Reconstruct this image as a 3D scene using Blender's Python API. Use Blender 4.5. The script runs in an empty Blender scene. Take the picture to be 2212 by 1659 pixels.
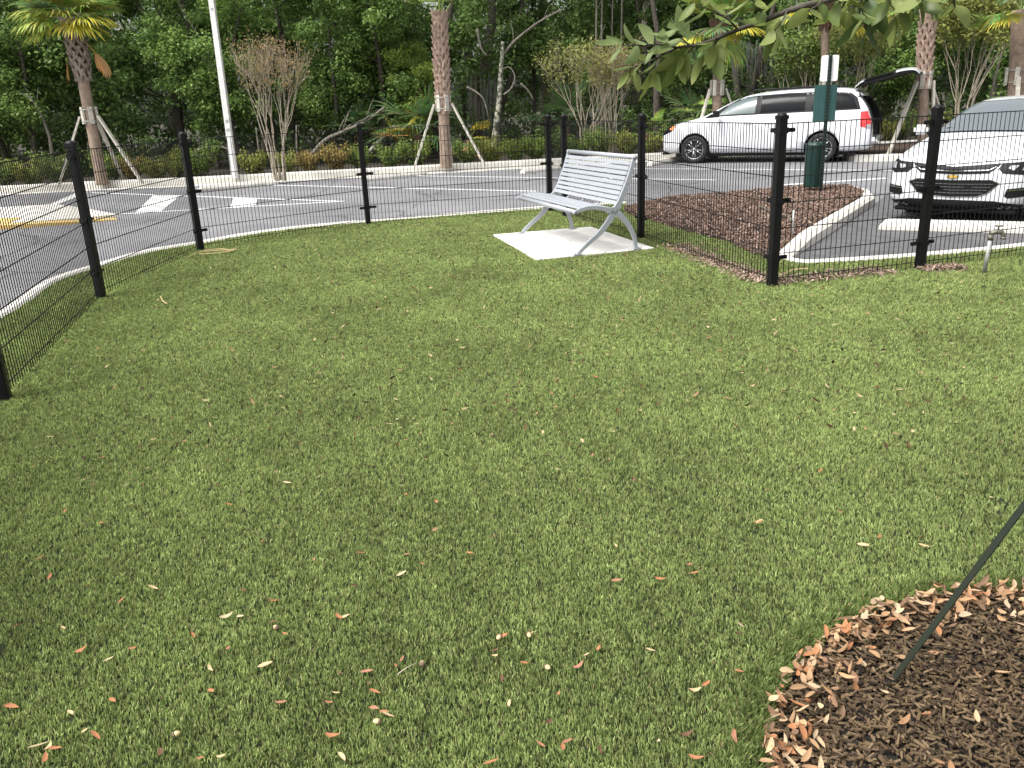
import bpy, bmesh, math, random
import numpy as np
from mathutils import Vector, Matrix
from mathutils.bvhtree import BVHTree
sc = bpy.context.scene
col = sc.collection
R = math.radians
random.seed(7)

# ------------------------------------------------------------------ camera
F, PITCH, ROLL, CH = 1800.0, 18.4, -2.4, 1.5      # focal length in pixels of a 2212 px wide frame
cam_d = bpy.data.cameras.new('camera'); cam = bpy.data.objects.new('camera', cam_d); col.objects.link(cam)
cam_d.sensor_width = 36; cam_d.lens = 36*F/2212; cam_d.clip_start = .05; cam_d.clip_end = 600
CM = Matrix.Rotation(R(90-PITCH), 3, 'X') @ Matrix.Rotation(R(ROLL), 3, 'Z')
cam.matrix_world = Matrix.Translation((0, 0, CH)) @ CM.to_4x4()
sc.camera = cam
sc.render.resolution_x, sc.render.resolution_y = 1024, 768

# ------------------------------------------------------------------ light
SUN_EL, SUN_AZ = 58, 238
w = bpy.data.worlds.new('World'); sc.world = w; w.use_nodes = True
nt = w.node_tree; nt.nodes.clear()
sky = nt.nodes.new('ShaderNodeTexSky'); sky.sky_type = 'NISHITA'; sky.sun_disc = False
sky.sun_elevation = R(SUN_EL); sky.sun_rotation = R(SUN_AZ); sky.air_density = 1.0; sky.dust_density = 6.0; sky.ozone_density = 1.0
hs = nt.nodes.new('ShaderNodeHueSaturation'); hs.inputs['Saturation'].default_value = .12
bg = nt.nodes.new('ShaderNodeBackground'); bg.inputs[1].default_value = .15
wo = nt.nodes.new('ShaderNodeOutputWorld')
nt.links.new(sky.outputs[0], hs.inputs['Color']); nt.links.new(hs.outputs[0], bg.inputs[0]); nt.links.new(bg.outputs[0], wo.inputs[0])
sd = bpy.data.lights.new('sun', 'SUN'); sd.energy = 1.5; sd.angle = R(14); sd.color = (1, .96, .89)
sun = bpy.data.objects.new('sun', sd); col.objects.link(sun)
saz = R(SUN_AZ)
sdir = Vector((math.sin(saz)*math.cos(R(SUN_EL)), math.cos(saz)*math.cos(R(SUN_EL)), math.sin(R(SUN_EL))))
sun.rotation_euler = sdir.to_track_quat('Z', 'Y').to_euler()
sc.view_settings.view_transform = 'Standard'; sc.view_settings.look = 'None'
sc.view_settings.exposure = .95; sc.view_settings.gamma = 1
sc.render.engine = 'CYCLES'

# ------------------------------------------------------------------ helpers
def ray(px, py):
    return CM @ Vector(((px-1106)/F, -(py-829.5)/F, -1))
def at(px, py, z=0.0):                 # picture point -> point of the horizontal plane z
    d = ray(px, py); t = (z-CH)/d.z
    return Vector((d.x*t, d.y*t, z))
def atY(px, py, Y):                    # picture point -> point at distance Y
    d = ray(px, py); t = Y/d.y
    return Vector((d.x*t, Y, CH+d.z*t))
def proj(p):
    q = CM.inverted() @ (Vector(p)-Vector((0, 0, CH)))
    return 1106-F*q.x/q.z, 829.5+F*q.y/q.z

def tag(o, label=None, cat=None, group=None, kind=None):
    if label: o['label'] = label
    if cat: o['category'] = cat
    if group: o['group'] = group
    if kind: o['kind'] = kind
    return o
def empty(name, loc=(0, 0, 0), rz=0, parent=None):
    o = bpy.data.objects.new(name, None); col.objects.link(o); o.location = loc; o.rotation_euler.z = rz
    o.empty_display_size = .2
    if parent: o.parent = parent
    return o
def copy_tree(o, parent=None):
    c = o.copy(); col.objects.link(c)
    if parent: c.parent = parent
    for ch in list(o.children): copy_tree(ch, c)
    return c

class MB:
    def __init__(s): s.v = []; s.f = []; s.m = []; s.sm = []
    def add(s, vs, fs, m=0, smooth=False):
        b = len(s.v); s.v += [tuple(v) for v in vs]
        for f in fs: s.f.append([b+i for i in f]); s.m.append(m); s.sm.append(smooth)
    def box(s, c, size, rz=0, m=0, M=None):
        hx, hy, hz = [k/2 for k in size]
        vs = [Vector((x, y, z)) for z in (-hz, hz) for x, y in ((-hx, -hy), (hx, -hy), (hx, hy), (-hx, hy))]
        T = Matrix.Translation(c) @ (M.to_4x4() if M else Matrix.Rotation(rz, 4, 'Z'))
        s.add([T @ v for v in vs], [(0, 3, 2, 1), (4, 5, 6, 7), (0, 1, 5, 4), (1, 2, 6, 5), (2, 3, 7, 6), (3, 0, 4, 7)], m)
    def tube(s, pts, rad, n=8, m=0, cap=True, smooth=True, flat=1.0):
        pts = [Vector(p) for p in pts]
        if not hasattr(rad, '__len__'): rad = [rad]*len(pts)
        rings = []; ref = None
        for i, p in enumerate(pts):
            t = (pts[min(i+1, len(pts)-1)]-pts[max(i-1, 0)])
            t = t.normalized() if t.length > 1e-9 else Vector((0, 0, 1))
            if ref is None: ref = Vector((1, 0, 0)) if abs(t.x) < .8 else Vector((0, 1, 0))
            a = (ref - t*ref.dot(t)).normalized(); b = t.cross(a); ref = a
            rings.append([p+(a*math.cos(2*math.pi*k/n)+b*math.sin(2*math.pi*k/n)*flat)*rad[i] for k in range(n)])
        vs = [v for r in rings for v in r]; fs = []
        for i in range(len(rings)-1):
            for k in range(n): fs.append((i*n+k, i*n+(k+1) % n, (i+1)*n+(k+1) % n, (i+1)*n+k))
        if cap: fs.append(tuple(range(n))[::-1]); fs.append(tuple((len(rings)-1)*n+k for k in range(n)))
        s.add(vs, fs, m, smooth)
    def prism(s, poly, z0, z1, m=0, M=None, axis='z'):     # polygon extruded; axis z: (x,y); axis y: (x,z) across y
        n = len(poly); vs = []
        for h in (z0, z1):
            for a, b in poly:
                v = Vector((a, b, h)) if axis == 'z' else (Vector((a, h, b)) if axis == 'y' else Vector((h, a, b)))
                vs.append(M @ v if M else v)
        fs = [tuple(range(n))[::-1], tuple(range(n, 2*n))]+[(i, (i+1) % n, n+(i+1) % n, n+i) for i in range(n)]
        s.add(vs, fs, m)
    def lathe(s, prof, n=32, m=0, axis='z', c=(0, 0, 0), smooth=True):
        vs = []; fs = []
        for r, h in prof:
            for k in range(n):
                a = 2*math.pi*k/n; x, y = r*math.cos(a), r*math.sin(a)
                v = (x, y, h) if axis == 'z' else (x, h, y)
                vs.append(Vector(v)+Vector(c))
        for i in range(len(prof)-1):
            for k in range(n): fs.append((i*n+k, i*n+(k+1) % n, (i+1)*n+(k+1) % n, (i+1)*n+k))
        s.add(vs, fs, m, smooth)
    def build(s, name, mats, parent=None, bevel=0, fixn=True):
        me = bpy.data.meshes.new(name); me.from_pydata([tuple(v) for v in s.v], [], s.f)
        mats = mats if isinstance(mats, (list, tuple)) else [mats]
        for m in mats: me.materials.append(m)
        me.polygons.foreach_set('material_index', s.m); me.polygons.foreach_set('use_smooth', s.sm)
        if fixn:
            bm = bmesh.new(); bm.from_mesh(me); bmesh.ops.recalc_face_normals(bm, faces=bm.faces)
            if bevel: bmesh.ops.bevel(bm, geom=bm.edges[:], offset=bevel, segments=2, affect='EDGES', clamp_overlap=True)
            bm.to_mesh(me); bm.free()
        me.update()
        o = bpy.data.objects.new(name, me); col.objects.link(o)
        if parent: o.parent = parent
        return o

def fast_mesh(name, V, nper, cols=None, smooth=False, mats=None):
    """V: (N,nper,3) array, one face per row; cols (N,3)"""
    N = V.shape[0]
    me = bpy.data.meshes.new(name); me.vertices.add(N*nper); me.loops.add(N*nper); me.polygons.add(N)
    me.vertices.foreach_set('co', V.reshape(-1).astype(np.float32))
    me.loops.foreach_set('vertex_index', np.arange(N*nper, dtype=np.int32))
    me.polygons.foreach_set('loop_start', np.arange(0, N*nper, nper, dtype=np.int32))
    me.polygons.foreach_set('loop_total', np.full(N, nper, dtype=np.int32))
    if cols is not None:
        a = me.color_attributes.new('tint', 'FLOAT_COLOR', 'POINT')
        c = np.ones((N, nper, 4), np.float32); c[:, :, :3] = cols[:, None, :]
        a.data.foreach_set('color', c.reshape(-1))
    for m in (mats or []): me.materials.append(m)
    me.update(calc_edges=True); me.validate()
    return me
def link(name, me, parent=None):
    o = bpy.data.objects.new(name, me); col.objects.link(o)
    if parent: o.parent = parent
    return o

# ------------------------------------------------------------------ materials
def new_mat(name):
    m = bpy.data.materials.new(name); m.use_nodes = True
    n = m.node_tree; b = n.nodes['Principled BSDF']
    return m, n, b
def N(n, t, **kw):
    x = n.nodes.new(t)
    for k, v in kw.items(): setattr(x, k, v)
    return x
def mat(name, c, rough=.6, metal=0, var=.0, scale=8, c2=None, bump=0, bscale=60, spec=.5, coat=0, detail=6, mask=(.35, .65), trans=0, alpha=1):
    m, n, b = new_mat(name)
    b.inputs['Roughness'].default_value = rough; b.inputs['Metallic'].default_value = metal
    b.inputs['Specular IOR Level'].default_value = spec; b.inputs['Coat Weight'].default_value = coat
    if trans: b.inputs['Transmission Weight'].default_value = trans
    if alpha < 1: b.inputs['Alpha'].default_value = alpha
    tc = N(n, 'ShaderNodeNewGeometry')
    if var or c2:
        no = N(n, 'ShaderNodeTexNoise'); no.inputs['Scale'].default_value = scale; no.inputs['Detail'].default_value = detail
        n.links.new(tc.outputs['Position'], no.inputs['Vector'])
        mr = N(n, 'ShaderNodeMapRange'); mr.inputs[1].default_value = mask[0]; mr.inputs[2].default_value = mask[1]
        n.links.new(no.outputs[0], mr.inputs[0])
        mx = N(n, 'ShaderNodeMix', data_type='RGBA')
        if c2 is None: c2 = tuple(k*(1-var) for k in c); c1 = tuple(min(1, k*(1+var)) for k in c)
        else: c1 = c
        mx.inputs[6].default_value = (*c1, 1); mx.inputs[7].default_value = (*c2, 1)
        n.links.new(mr.outputs[0], mx.inputs[0]); n.links.new(mx.outputs[2], b.inputs['Base Color'])
    else: b.inputs['Base Color'].default_value = (*c, 1)
    if bump:
        nb = N(n, 'ShaderNodeTexNoise'); nb.inputs['Scale'].default_value = bscale; nb.inputs['Detail'].default_value = 5
        n.links.new(tc.outputs['Position'], nb.inputs['Vector'])
        bu = N(n, 'ShaderNodeBump'); bu.inputs['Strength'].default_value = bump; bu.inputs['Distance'].default_value = .02
        n.links.new(nb.outputs[0], bu.inputs['Height']); n.links.new(bu.outputs[0], b.inputs['Normal'])
    return m
def tint_mat(name, rough=.6, trans=.25, c=(1, 1, 1), nscale=.0, nvar=(.75, 1.25), spec=.3):
    """colour from the per-leaf attribute; leaf translucency"""
    m, n, b = new_mat(name)
    at_ = N(n, 'ShaderNodeAttribute', attribute_name='tint')
    mx = N(n, 'ShaderNodeMix', data_type='RGBA', blend_type='MULTIPLY'); mx.inputs[0].default_value = 1
    mx.inputs[7].default_value = (*c, 1); n.links.new(at_.outputs['Color'], mx.inputs[6])
    out = mx.outputs[2]
    if nscale:
        g = N(n, 'ShaderNodeNewGeometry'); no = N(n, 'ShaderNodeTexNoise'); no.inputs['Scale'].default_value = nscale; no.inputs['Detail'].default_value = 4
        n.links.new(g.outputs['Position'], no.inputs['Vector'])
        mr = N(n, 'ShaderNodeMapRange'); mr.inputs[1].default_value = .3; mr.inputs[2].default_value = .7; mr.inputs[3].default_value = nvar[0]; mr.inputs[4].default_value = nvar[1]
        n.links.new(no.outputs[0], mr.inputs[0])
        vm = N(n, 'ShaderNodeVectorMath', operation='SCALE'); n.links.new(out, vm.inputs[0]); n.links.new(mr.outputs[0], vm.inputs['Scale'])
        out = vm.outputs[0]
    n.links.new(out, b.inputs['Base Color']); b.inputs['Roughness'].default_value = rough; b.inputs['Specular IOR Level'].default_value = spec
    if trans:
        tr = N(n, 'ShaderNodeBsdfTranslucent'); ms = N(n, 'ShaderNodeMixShader'); ms.inputs[0].default_value = trans
        n.links.new(out, tr.inputs[0]); n.links.new(b.outputs[0], ms.inputs[1]); n.links.new(tr.outputs[0], ms.inputs[2])
        n.links.new(ms.outputs[0], n.nodes['Material Output'].inputs[0])
    return m

M = {}
M['soil'] = mat('soil', (.06, .045, .03), .95, c2=(.03, .025, .018), scale=6, bump=.6, bscale=30)
M['turf_base'] = mat('turf_base', (.012, .019, .006), .95, c2=(.02, .026, .009), scale=20)
M['concrete'] = mat('concrete', (.70, .68, .62), .85, c2=(.56, .54, .49), scale=3, bump=.15, bscale=120)
M['pad'] = mat('pad_concrete', (.74, .72, .68), .85, c2=(.66, .64, .60), scale=5, bump=.1, bscale=150)
M['paint'] = mat('road_paint', (.78, .78, .76), .6, c2=(.55, .55, .54), scale=14, mask=(.5, .75))
M['yellow'] = mat('yellow_paint', (.66, .45, .12), .6, c2=(.55, .42, .2), scale=10)
M['black'] = mat('black_powder_coat', (.006, .006, .0065), .5, spec=.25, bump=.05, bscale=300)
M['benchmetal'] = mat('bench_silver', (.38, .405, .44), .38, metal=.2, var=.04, scale=30)
M['galv'] = mat('galvanised', (.50, .52, .50), .45, metal=.5, c2=(.32, .34, .32), scale=18)
M['brass'] = mat('weathered_brass', (.20, .19, .15), .55, metal=.5, c2=(.12, .12, .1), scale=60)
M['carwhite'] = mat('car_white', (.64, .655, .68), .28, coat=.8)
M['carblack'] = mat('car_black_plastic', (.008, .008, .009), .5, spec=.2)
M['glass'] = mat('tinted_glass', (.006, .007, .008), .15, spec=.06)
M['winglass'] = mat('clear_car_glass', (.07, .10, .10), .1, spec=.5)
M['windshield'] = mat('windshield_glass', (.10, .12, .13), .1, spec=.8)
M['tyre'] = mat('tyre_rubber', (.016, .016, .017), .85, bump=.2, bscale=80)
M['rim'] = mat('alloy_rim', (.45, .46, .47), .3, metal=.8)
M['rimdark'] = mat('dark_rim', (.02, .02, .022), .4, metal=.3)
M['chrome'] = mat('chrome', (.75, .76, .78), .12, metal=1)
M['redlamp'] = mat('red_lens', (.65, .015, .02), .15, coat=1)
M['clearlamp'] = mat('clear_lens', (.30, .31, .33), .12, coat=1)
M['amber'] = mat('amber_lens', (.75, .22, .06), .2, coat=1)
M['gold'] = mat('gold_emblem', (.70, .45, .08), .3, metal=.4)
M['green'] = mat('dark_green_metal', (.010, .036, .031), .4, var=.1)
M['green2'] = mat('dispenser_green', (.028, .085, .080), .35, var=.1)
M['polegreen'] = mat('post_green', (.008, .025, .02), .45)
M['signwhite'] = mat('sign_white', (.82, .82, .82), .5)
M['polewhite'] = mat('light_pole_concrete', (.72, .72, .71), .7, c2=(.60, .60, .58), scale=9, bump=.1)
M['wood'] = mat('weathered_timber', (.56, .53, .46), .85, c2=(.42, .39, .33), scale=12, bump=.2)
M['bark'] = mat('bark_dark', (.10, .085, .07), .95, c2=(.05, .042, .035), scale=14, bump=.8, bscale=25)
M['barkpale'] = mat('bark_pale', (.24, .22, .18), .9, c2=(.11, .10, .08), scale=16, bump=.4)
M['barkmot'] = mat('bark_mottled', (.42, .40, .33), .9, c2=(.07, .08, .05), scale=9, bump=.5, mask=(.42, .55))
M['crapebark'] = mat('crape_bark', (.42, .37, .29), .8, c2=(.30, .25, .18), scale=20)
M['palmbark'] = mat('palm_trunk_bark', (.30, .225, .17), .95, c2=(.20, .15, .115), scale=9, bump=.7, bscale=22)
M['palmboot'] = mat('palm_boot', (.44, .33, .26), .9, c2=(.30, .21, .165), scale=16, bump=.4)
M['palmgrey'] = mat('palm_boot_grey', (.30, .26, .22), .9, c2=(.16, .13, .11), scale=12, bump=.4)
M['fibre'] = mat('palm_fibre', (.13, .07, .045), .95, c2=(.07, .04, .03), scale=30)
M['strap'] = mat('strap_green', (.014, .020, .012), .7)
M['leaf'] = tint_mat('foliage_leaf', .5, .4)
M['leafnear'] = tint_mat('oak_leaf', .4, .45)
M['palmleaf'] = tint_mat('palm_leaf', .5, .25)
M['dry'] = tint_mat('dry_leaf', .85, .12, c=(.90, .80, .71), spec=.15)
M['chip'] = tint_mat('mulch_chip', .95, 0)
M['moss'] = tint_mat('moss_strand', .9, .2)

# turf fibres: lighter patches from brush direction, put into the colour as noise
M['turf'] = tint_mat('turf_fibre', .75, .3, nscale=1.1, nvar=(.82, 1.2), spec=.08)
def asphalt():
    m, n, b = new_mat('asphalt')
    g = N(n, 'ShaderNodeNewGeometry')
    a = N(n, 'ShaderNodeTexNoise'); a.inputs['Scale'].default_value = 90; a.inputs['Detail'].default_value = 3
    c = N(n, 'ShaderNodeTexNoise'); c.inputs['Scale'].default_value = .5; c.inputs['Detail'].default_value = 7; c.inputs['Roughness'].default_value = .65
    for t in (a, c): n.links.new(g.outputs['Position'], t.inputs['Vector'])
    r1 = N(n, 'ShaderNodeValToRGB'); r1.color_ramp.elements[0].position = .35; r1.color_ramp.elements[0].color = (.12, .12, .127, 1)
    r1.color_ramp.elements[1].position = .68; r1.color_ramp.elements[1].color = (.215, .215, .225, 1)
    n.links.new(a.outputs[0], r1.inputs[0])
    r2 = N(n, 'ShaderNodeMapRange'); r2.inputs[1].default_value = .35; r2.inputs[2].default_value = .65; r2.inputs[3].default_value = .80; r2.inputs[4].default_value = 1.25
    n.links.new(c.outputs[0], r2.inputs[0])
    vm = N(n, 'ShaderNodeVectorMath', operation='SCALE'); n.links.new(r1.outputs[0], vm.inputs[0]); n.links.new(r2.outputs[0], vm.inputs['Scale'])
    dn = N(n, 'ShaderNodeTexNoise'); dn.inputs['Scale'].default_value = 1.2; dn.inputs['Detail'].default_value = 6; n.links.new(g.outputs['Position'], dn.inputs['Vector'])
    ad = N(n, 'ShaderNodeMix', data_type='VECTOR'); ad.inputs[0].default_value = .35; n.links.new(g.outputs['Position'], ad.inputs[4]); n.links.new(dn.outputs['Color'], ad.inputs[5])
    vo = N(n, 'ShaderNodeTexVoronoi', feature='DISTANCE_TO_EDGE'); vo.inputs['Scale'].default_value = .42; n.links.new(ad.outputs[1], vo.inputs['Vector'])
    cr = N(n, 'ShaderNodeMapRange'); cr.inputs[1].default_value = .002; cr.inputs[2].default_value = .010; cr.inputs[3].default_value = .55; cr.inputs[4].default_value = 1; n.links.new(vo.outputs['Distance'], cr.inputs[0])
    v2 = N(n, 'ShaderNodeVectorMath', operation='SCALE'); n.links.new(vm.outputs[0], v2.inputs[0]); n.links.new(cr.outputs[0], v2.inputs['Scale'])
    n.links.new(v2.outputs[0], b.inputs['Base Color']); b.inputs['Roughness'].default_value = .85
    bu = N(n, 'ShaderNodeBump'); bu.inputs['Strength'].default_value = .4; bu.inputs['Distance'].default_value = .01
    n.links.new(a.outputs[0], bu.inputs['Height']); n.links.new(bu.outputs[0], b.inputs['Normal'])
    return m
M['asphalt'] = asphalt()
M['asphalt2'] = mat('asphalt_dark', (.075, .075, .078), .9, c2=(.11, .11, .112), scale=5, bump=.4, bscale=90)

# ------------------------------------------------------------------ geometry of the plan (metres, from the camera's foot)
def V2(p): return (p.x, p.y)
rib_px = [(0, 675), (96, 612), (200, 577), (308, 546), (420, 527), (553, 504), (700, 487), (1000, 463), (1185, 449), (1348, 439)]
RIB = [(-3.2, 2.0), (-4.0, 4.6)] + [V2(at(*p)) for p in rib_px]          # road edge, left to right
isl_top = [V2(at(x, y, .1)) for x, y in [(1348, 438), (1473, 427), (1598, 418), (1735, 405), (1830, 404)]]
tip = [V2(at(x, y, .12)) for x, y in [(1862, 406), (1880, 411), (1887, 420)]]
isl_out = [V2(at(x, y, 0)) for x, y in [(1883, 447), (1823, 483), (1765, 522), (1708, 558)]]
rib2 = [V2(at(x, y)) for x, y in [(1708, 560), (1740, 567), (1823, 563), (1901, 558), (1996, 551), (2212, 530)]] + [(7.5, 9.1), (12, 10.8)]
FENCE = [(-1.9, 1.9), (-2.94, 4.59), (-3.68, 7.45), (-3.68, 10.08), (-1.93, 11.91), (.67, 12.50), (.85, 11.85), (1.55, 9.59), (2.18, 6.76), (3.61, 7.20), (5.95, 8.0)]
def sheet(name, poly, z, m, z_fn=None):
    bm = bmesh.new(); vs = [bm.verts.new((x, y, z)) for x, y in poly]
    f = bm.faces.new(vs); bmesh.ops.triangulate(bm, faces=[f]); bmesh.ops.recalc_face_normals(bm, faces=bm.faces)
    for f in bm.faces:
        if f.normal.z < 0: f.normal_flip()
    me = bpy.data.meshes.new(name); bm.to_mesh(me); bm.free(); me.materials.append(m)
    o = bpy.data.objects.new(name, me); col.objects.link(o); o['kind'] = 'structure'
    return o
def kerb(name, pts, wd, z0, z1, m, closed=False, shape=.03):
    """kerb swept along pts (left edge = pts, width to the right)"""
    n = len(pts); P = [Vector((x, y)) for x, y in pts]; mb = MB(); rings = []
    for i in range(n):
        t = (P[min(i+1, n-1)]-P[max(i-1, 0)]).normalized(); nr = Vector((t.y, -t.x))
        a = P[i]; b = P[i]+nr*wd
        e0, e1 = (z1[i] if hasattr(z1, '__len__') else z1), z0
        s = min(shape, (e0-e1)*.4, wd*.3)
        rings.append([(a.x, a.y, e1), (a.x, a.y, e0-s), (a.x+nr.x*s, a.y+nr.y*s, e0), (b.x-nr.x*s, b.y-nr.y*s, e0), (b.x, b.y, e0-s), (b.x, b.y, e1)])
    k = 6; vs = [v for r in rings for v in r]; fs = []
    for i in range(n-1):
        for j in range(k): fs.append((i*k+j, i*k+(j+1) % k, (i+1)*k+(j+1) % k, (i+1)*k+j))
    fs.append(tuple(range(k))); fs.append(tuple((n-1)*k+j for j in range(k)))
    mb.add(vs, fs); o = mb.build(name, m); o['kind'] = 'structure'; return o
def smooth_pts(pts, k=4):                # Catmull-Rom
    out = []; P = [Vector(p) for p in pts]; n = len(P)
    for i in range(n-1):
        a, b, c, d = P[max(i-1, 0)], P[i], P[i+1], P[min(i+2, n-1)]
        for j in range(k):
            t = j/k; out.append(.5*((2*b)+(c-a)*t+(2*a-5*b+4*c-d)*t*t+(3*b-a-3*c+d)*t**3))
    out.append(P[-1]); return out
RIBS = [(p.x, p.y) for p in smooth_pts(RIB, 4)]
def offs(pts, d):
    out = []; P = [Vector(p) for p in pts]
    for i in range(len(P)):
        t = (P[min(i+1, len(P)-1)]-P[max(i-1, 0)]).normalized(); out.append((P[i].x+t.y*d, P[i].y-t.x*d))
    return out
RIB_IN = offs(RIBS, .13); RIB2_IN = offs(rib2, .10)
# ------------------------------------------------------------------ ground
sheet('ground', [(-300, -200), (300, -200), (300, 400), (-300, 400)], -.03, M['soil'])
FK = [(-40, 17.6), (-20, 19.6)] + [V2(at(*p)) for p in [(0, 419), (185, 409), (420, 399), (829, 378), (1230, 356), (1437, 345)]] + [(6.8, 23.25), (9.2, 23.6), (11.5, 23.9), (20, 24.9), (45, 28)]
road = RIBS + [(1.7, 12.4), (3.0, 7.2)] + rib2 + [(30, 16), (45, 28)] + FK[::-1] + [(-40, -6), (-5, -6)]
sheet('road', road, -.004, M['asphalt'])
# darker paving of the near parking stalls
sheet('parking_stall', [(x, y) for x, y in [isl_out[3], isl_out[2], isl_out[1], isl_out[0], (6.0, 13.2), (13, 15.5), (13, 11.2)]] + rib2[::-1][1:-1], 0.0, M['asphalt2'])
# turf lawn
lawn_poly = RIB_IN + [(1.75, 12.2), (2.1, 10.3), (2.45, 9.2), (2.68, 8.3)] + RIB2_IN + [(12, -8), (-5, -8), (-3.0, 0)]
sheet('lawn', lawn_poly, .004, M['turf_base'])
BEDC, BEDR = Vector((1.45, 1.30)), .94
bed = [(BEDC.x+BEDR*math.cos(a*math.pi/24)*(1+.012*math.sin(3*a)), BEDC.y+BEDR*math.sin(a*math.pi/24)*(1+.012*math.sin(2*a))) for a in range(48)]
sheet('mulch_bed', bed, .008, mat('bed_soil', (.02, .014, .01), .95, c2=(.01, .008, .006), scale=30, bump=.8, bscale=80))
# island: mulch slightly raised, sloping to the turf
ISL = [isl_top[0], isl_top[1], isl_top[2], isl_top[3], isl_top[4]]+tip
isl_in = [V2(at(x+16, y+5, .1)) for x, y in [(1853, 414), (1800, 447), (1740, 486), (1683, 521), (1650, 541)]]
mul = isl_top[:5] + isl_in + [(2.40, 9.0), (2.1, 10.1), (1.72, 11.8)]
def isl_z(x, y):                         # height of the mulch: falls from the kerbs towards the turf strip
    d = min(max((x-(1.70+(12.0-y)*.27))/.9, 0), 1)
    return .012+.10*d
bm = bmesh.new(); vs = [bm.verts.new((x, y, 0)) for x, y in mul]; f = bm.faces.new(vs); bmesh.ops.triangulate(bm, faces=[f])
for _ in range(4): bmesh.ops.subdivide_edges(bm, edges=bm.edges[:], cuts=1, use_grid_fill=True)
for v in bm.verts: v.co.z = isl_z(v.co.x, v.co.y)+.012*math.sin(v.co.x*5)*math.cos(v.co.y*4)*(1 if .3 < v.co.x else 0)*.5
for f in bm.faces:
    if f.normal.z < 0: f.normal_flip()
me = bpy.data.meshes.new('mulch_island'); bm.to_mesh(me); bm.free()
M['mulchred'] = mat('mulch_soil', (.10, .06, .045), .95, c2=(.035, .022, .018), scale=26, bump=1, bscale=50)
me.materials.append(M['mulchred']); o = link('mulch_island', me); o['kind'] = 'structure'
# kerbs
kerb('edge_ribbon', RIBS[:], .13, -.02, .034, M['concrete'])
kt = smooth_pts([(p[0], p[1]) for p in isl_top]+tip+[V2(at(1890, 432, .06))]+[V2(at(x, y, .0)) for x, y in [(1878, 449), (1823, 485), (1765, 523), (1708, 560)]], 4)
kz = [min(.13, .03+.1*i/8) for i in range(len(kt))]
for i in range(5): kz[-1-i] = min(.13, .03+.03*i)
kerb('island_kerb', [(p[0], p[1]) for p in kt], .17, -.02, kz, M['concrete'], shape=.04)
kerb('stall_ribbon', [(p[0], p[1]) for p in smooth_pts(rib2, 4)], .09, -.02, .034, M['concrete'])
FKS = [(p.x, p.y) for p in smooth_pts(FK, 3)]
kerb('far_kerb', FKS[::-1], .18, -.02, .18, M['concrete'], shape=.04)
kerb('far_gutter', [(x, y-.42) for x, y in FKS][::-1], .40, -.02, .004, M['concrete'], shape=.002)
FLOOR = [(x, y+.14) for x, y in FKS]
sheet('woodland_floor', FLOOR + [(120, 60), (120, 200), (-120, 200), (-120, 40)], .11, mat('forest_floor', (.05, .04, .026), .95, c2=(.022, .02, .013), scale=5, bump=1, bscale=14))
# island between the far stalls (behind the van's tail)
ii = [(8.0, 19.9), (8.7, 19.25), (10.0, 19.0), (12.2, 20.5), (12.6, 23.9)]
sheet('far_island', [(8.0, 19.9), (8.7, 19.3), (10.0, 19.1), (12.0, 20.5), (12.4, 23.9), (9.5, 23.5)], .12, M['mulchred'])
kerb('far_island_kerb', [(p.x, p.y) for p in smooth_pts([(9.3, 23.4)]+ii, 4)][::-1], .16, -.02, .15, M['concrete'], shape=.04)

# painted markings (sheets 4 mm above the asphalt)
def stripe(a, b, wd=.10, z=.003, name='parking_line', m=None):
    a, b = Vector(a), Vector(b); t = (b-a).normalized(); n_ = Vector((-t.y, t.x))*wd/2
    return sheet(name, [tuple(a-n_), tuple(b-n_), tuple(b+n_), tuple(a+n_)], z, m or M['paint'])
U = Vector((.824, -.567))
stripe((-2.30, 20.9), (4.10, 16.42)); stripe((-5.45, 19.85), (.60, 15.70)); stripe((-9.5, 19.75), (-2.9, 15.32))
stripe((2.2, 20.75), (7.8, 16.85)); stripe((-6.75, 14.75), (-2.95, 15.33), .10)
sheet('crosshatch_bar', [V2(at(x, y)) for x, y in [(289, 463), (347, 457), (388, 424), (333, 420)]], .003, M['paint'])
sheet('crosshatch_bar', [V2(at(x, y)) for x, y in [(497, 449), (552, 443), (556, 430), (505, 427)]], .003, M['paint'])
sheet('crosshatch_bar', [V2(at(x, y)) for x, y in [(84, 452), (112, 446), (190, 417), (168, 415)]], .003, M['paint'])
stripe(V2(at(1672, 401)), V2(at(1915, 385)), .14); stripe(V2(at(1500, 429)), V2(at(1500, 428)), .05)
# raised walk at the far left with yellow painted lip
wk = [V2(at(x, y, .08)) for x, y in [(0, 447), (120, 440), (190, 450), (252, 462), (170, 470), (0, 482)]]
mb = MB(); mb.prism([(-13, 18.3)]+wk[:5]+[wk[5], (-14, 11.5), (-18, 14)], -.02, .075); o = mb.build('sidewalk', M['concrete'], bevel=.0); o['kind'] = 'structure'
yl = [wk[5], (wk[5][0]*.5+wk[4][0]*.5+.03, wk[5][1]*.5+wk[4][1]*.5-.02), wk[4], wk[3]]
kerb('yellow_kerb', [(-14, 11.3)]+[(p[0]-.02, p[1]-.02) for p in yl], .13, -.02, [.08, .08, .07, .05, .015], M['yellow'], shape=.02)
sheet('yellow_patch', [V2(at(x, y, .08)) for x, y in [(-30, 471), (47, 470), (20, 481), (-30, 486)]], .0805, M['yellow'])

# ------------------------------------------------------------------ bench pad
pd = [V2(at(x, y, .015)) for x, y in [(1065, 508), (1277, 491), (1413, 537), (1159, 562)]]
mb = MB(); mb.prism(pd, -.02, .024); o = mb.build('concrete_pad', M['pad'], bevel=.004); tag(o, kind='structure')

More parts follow.
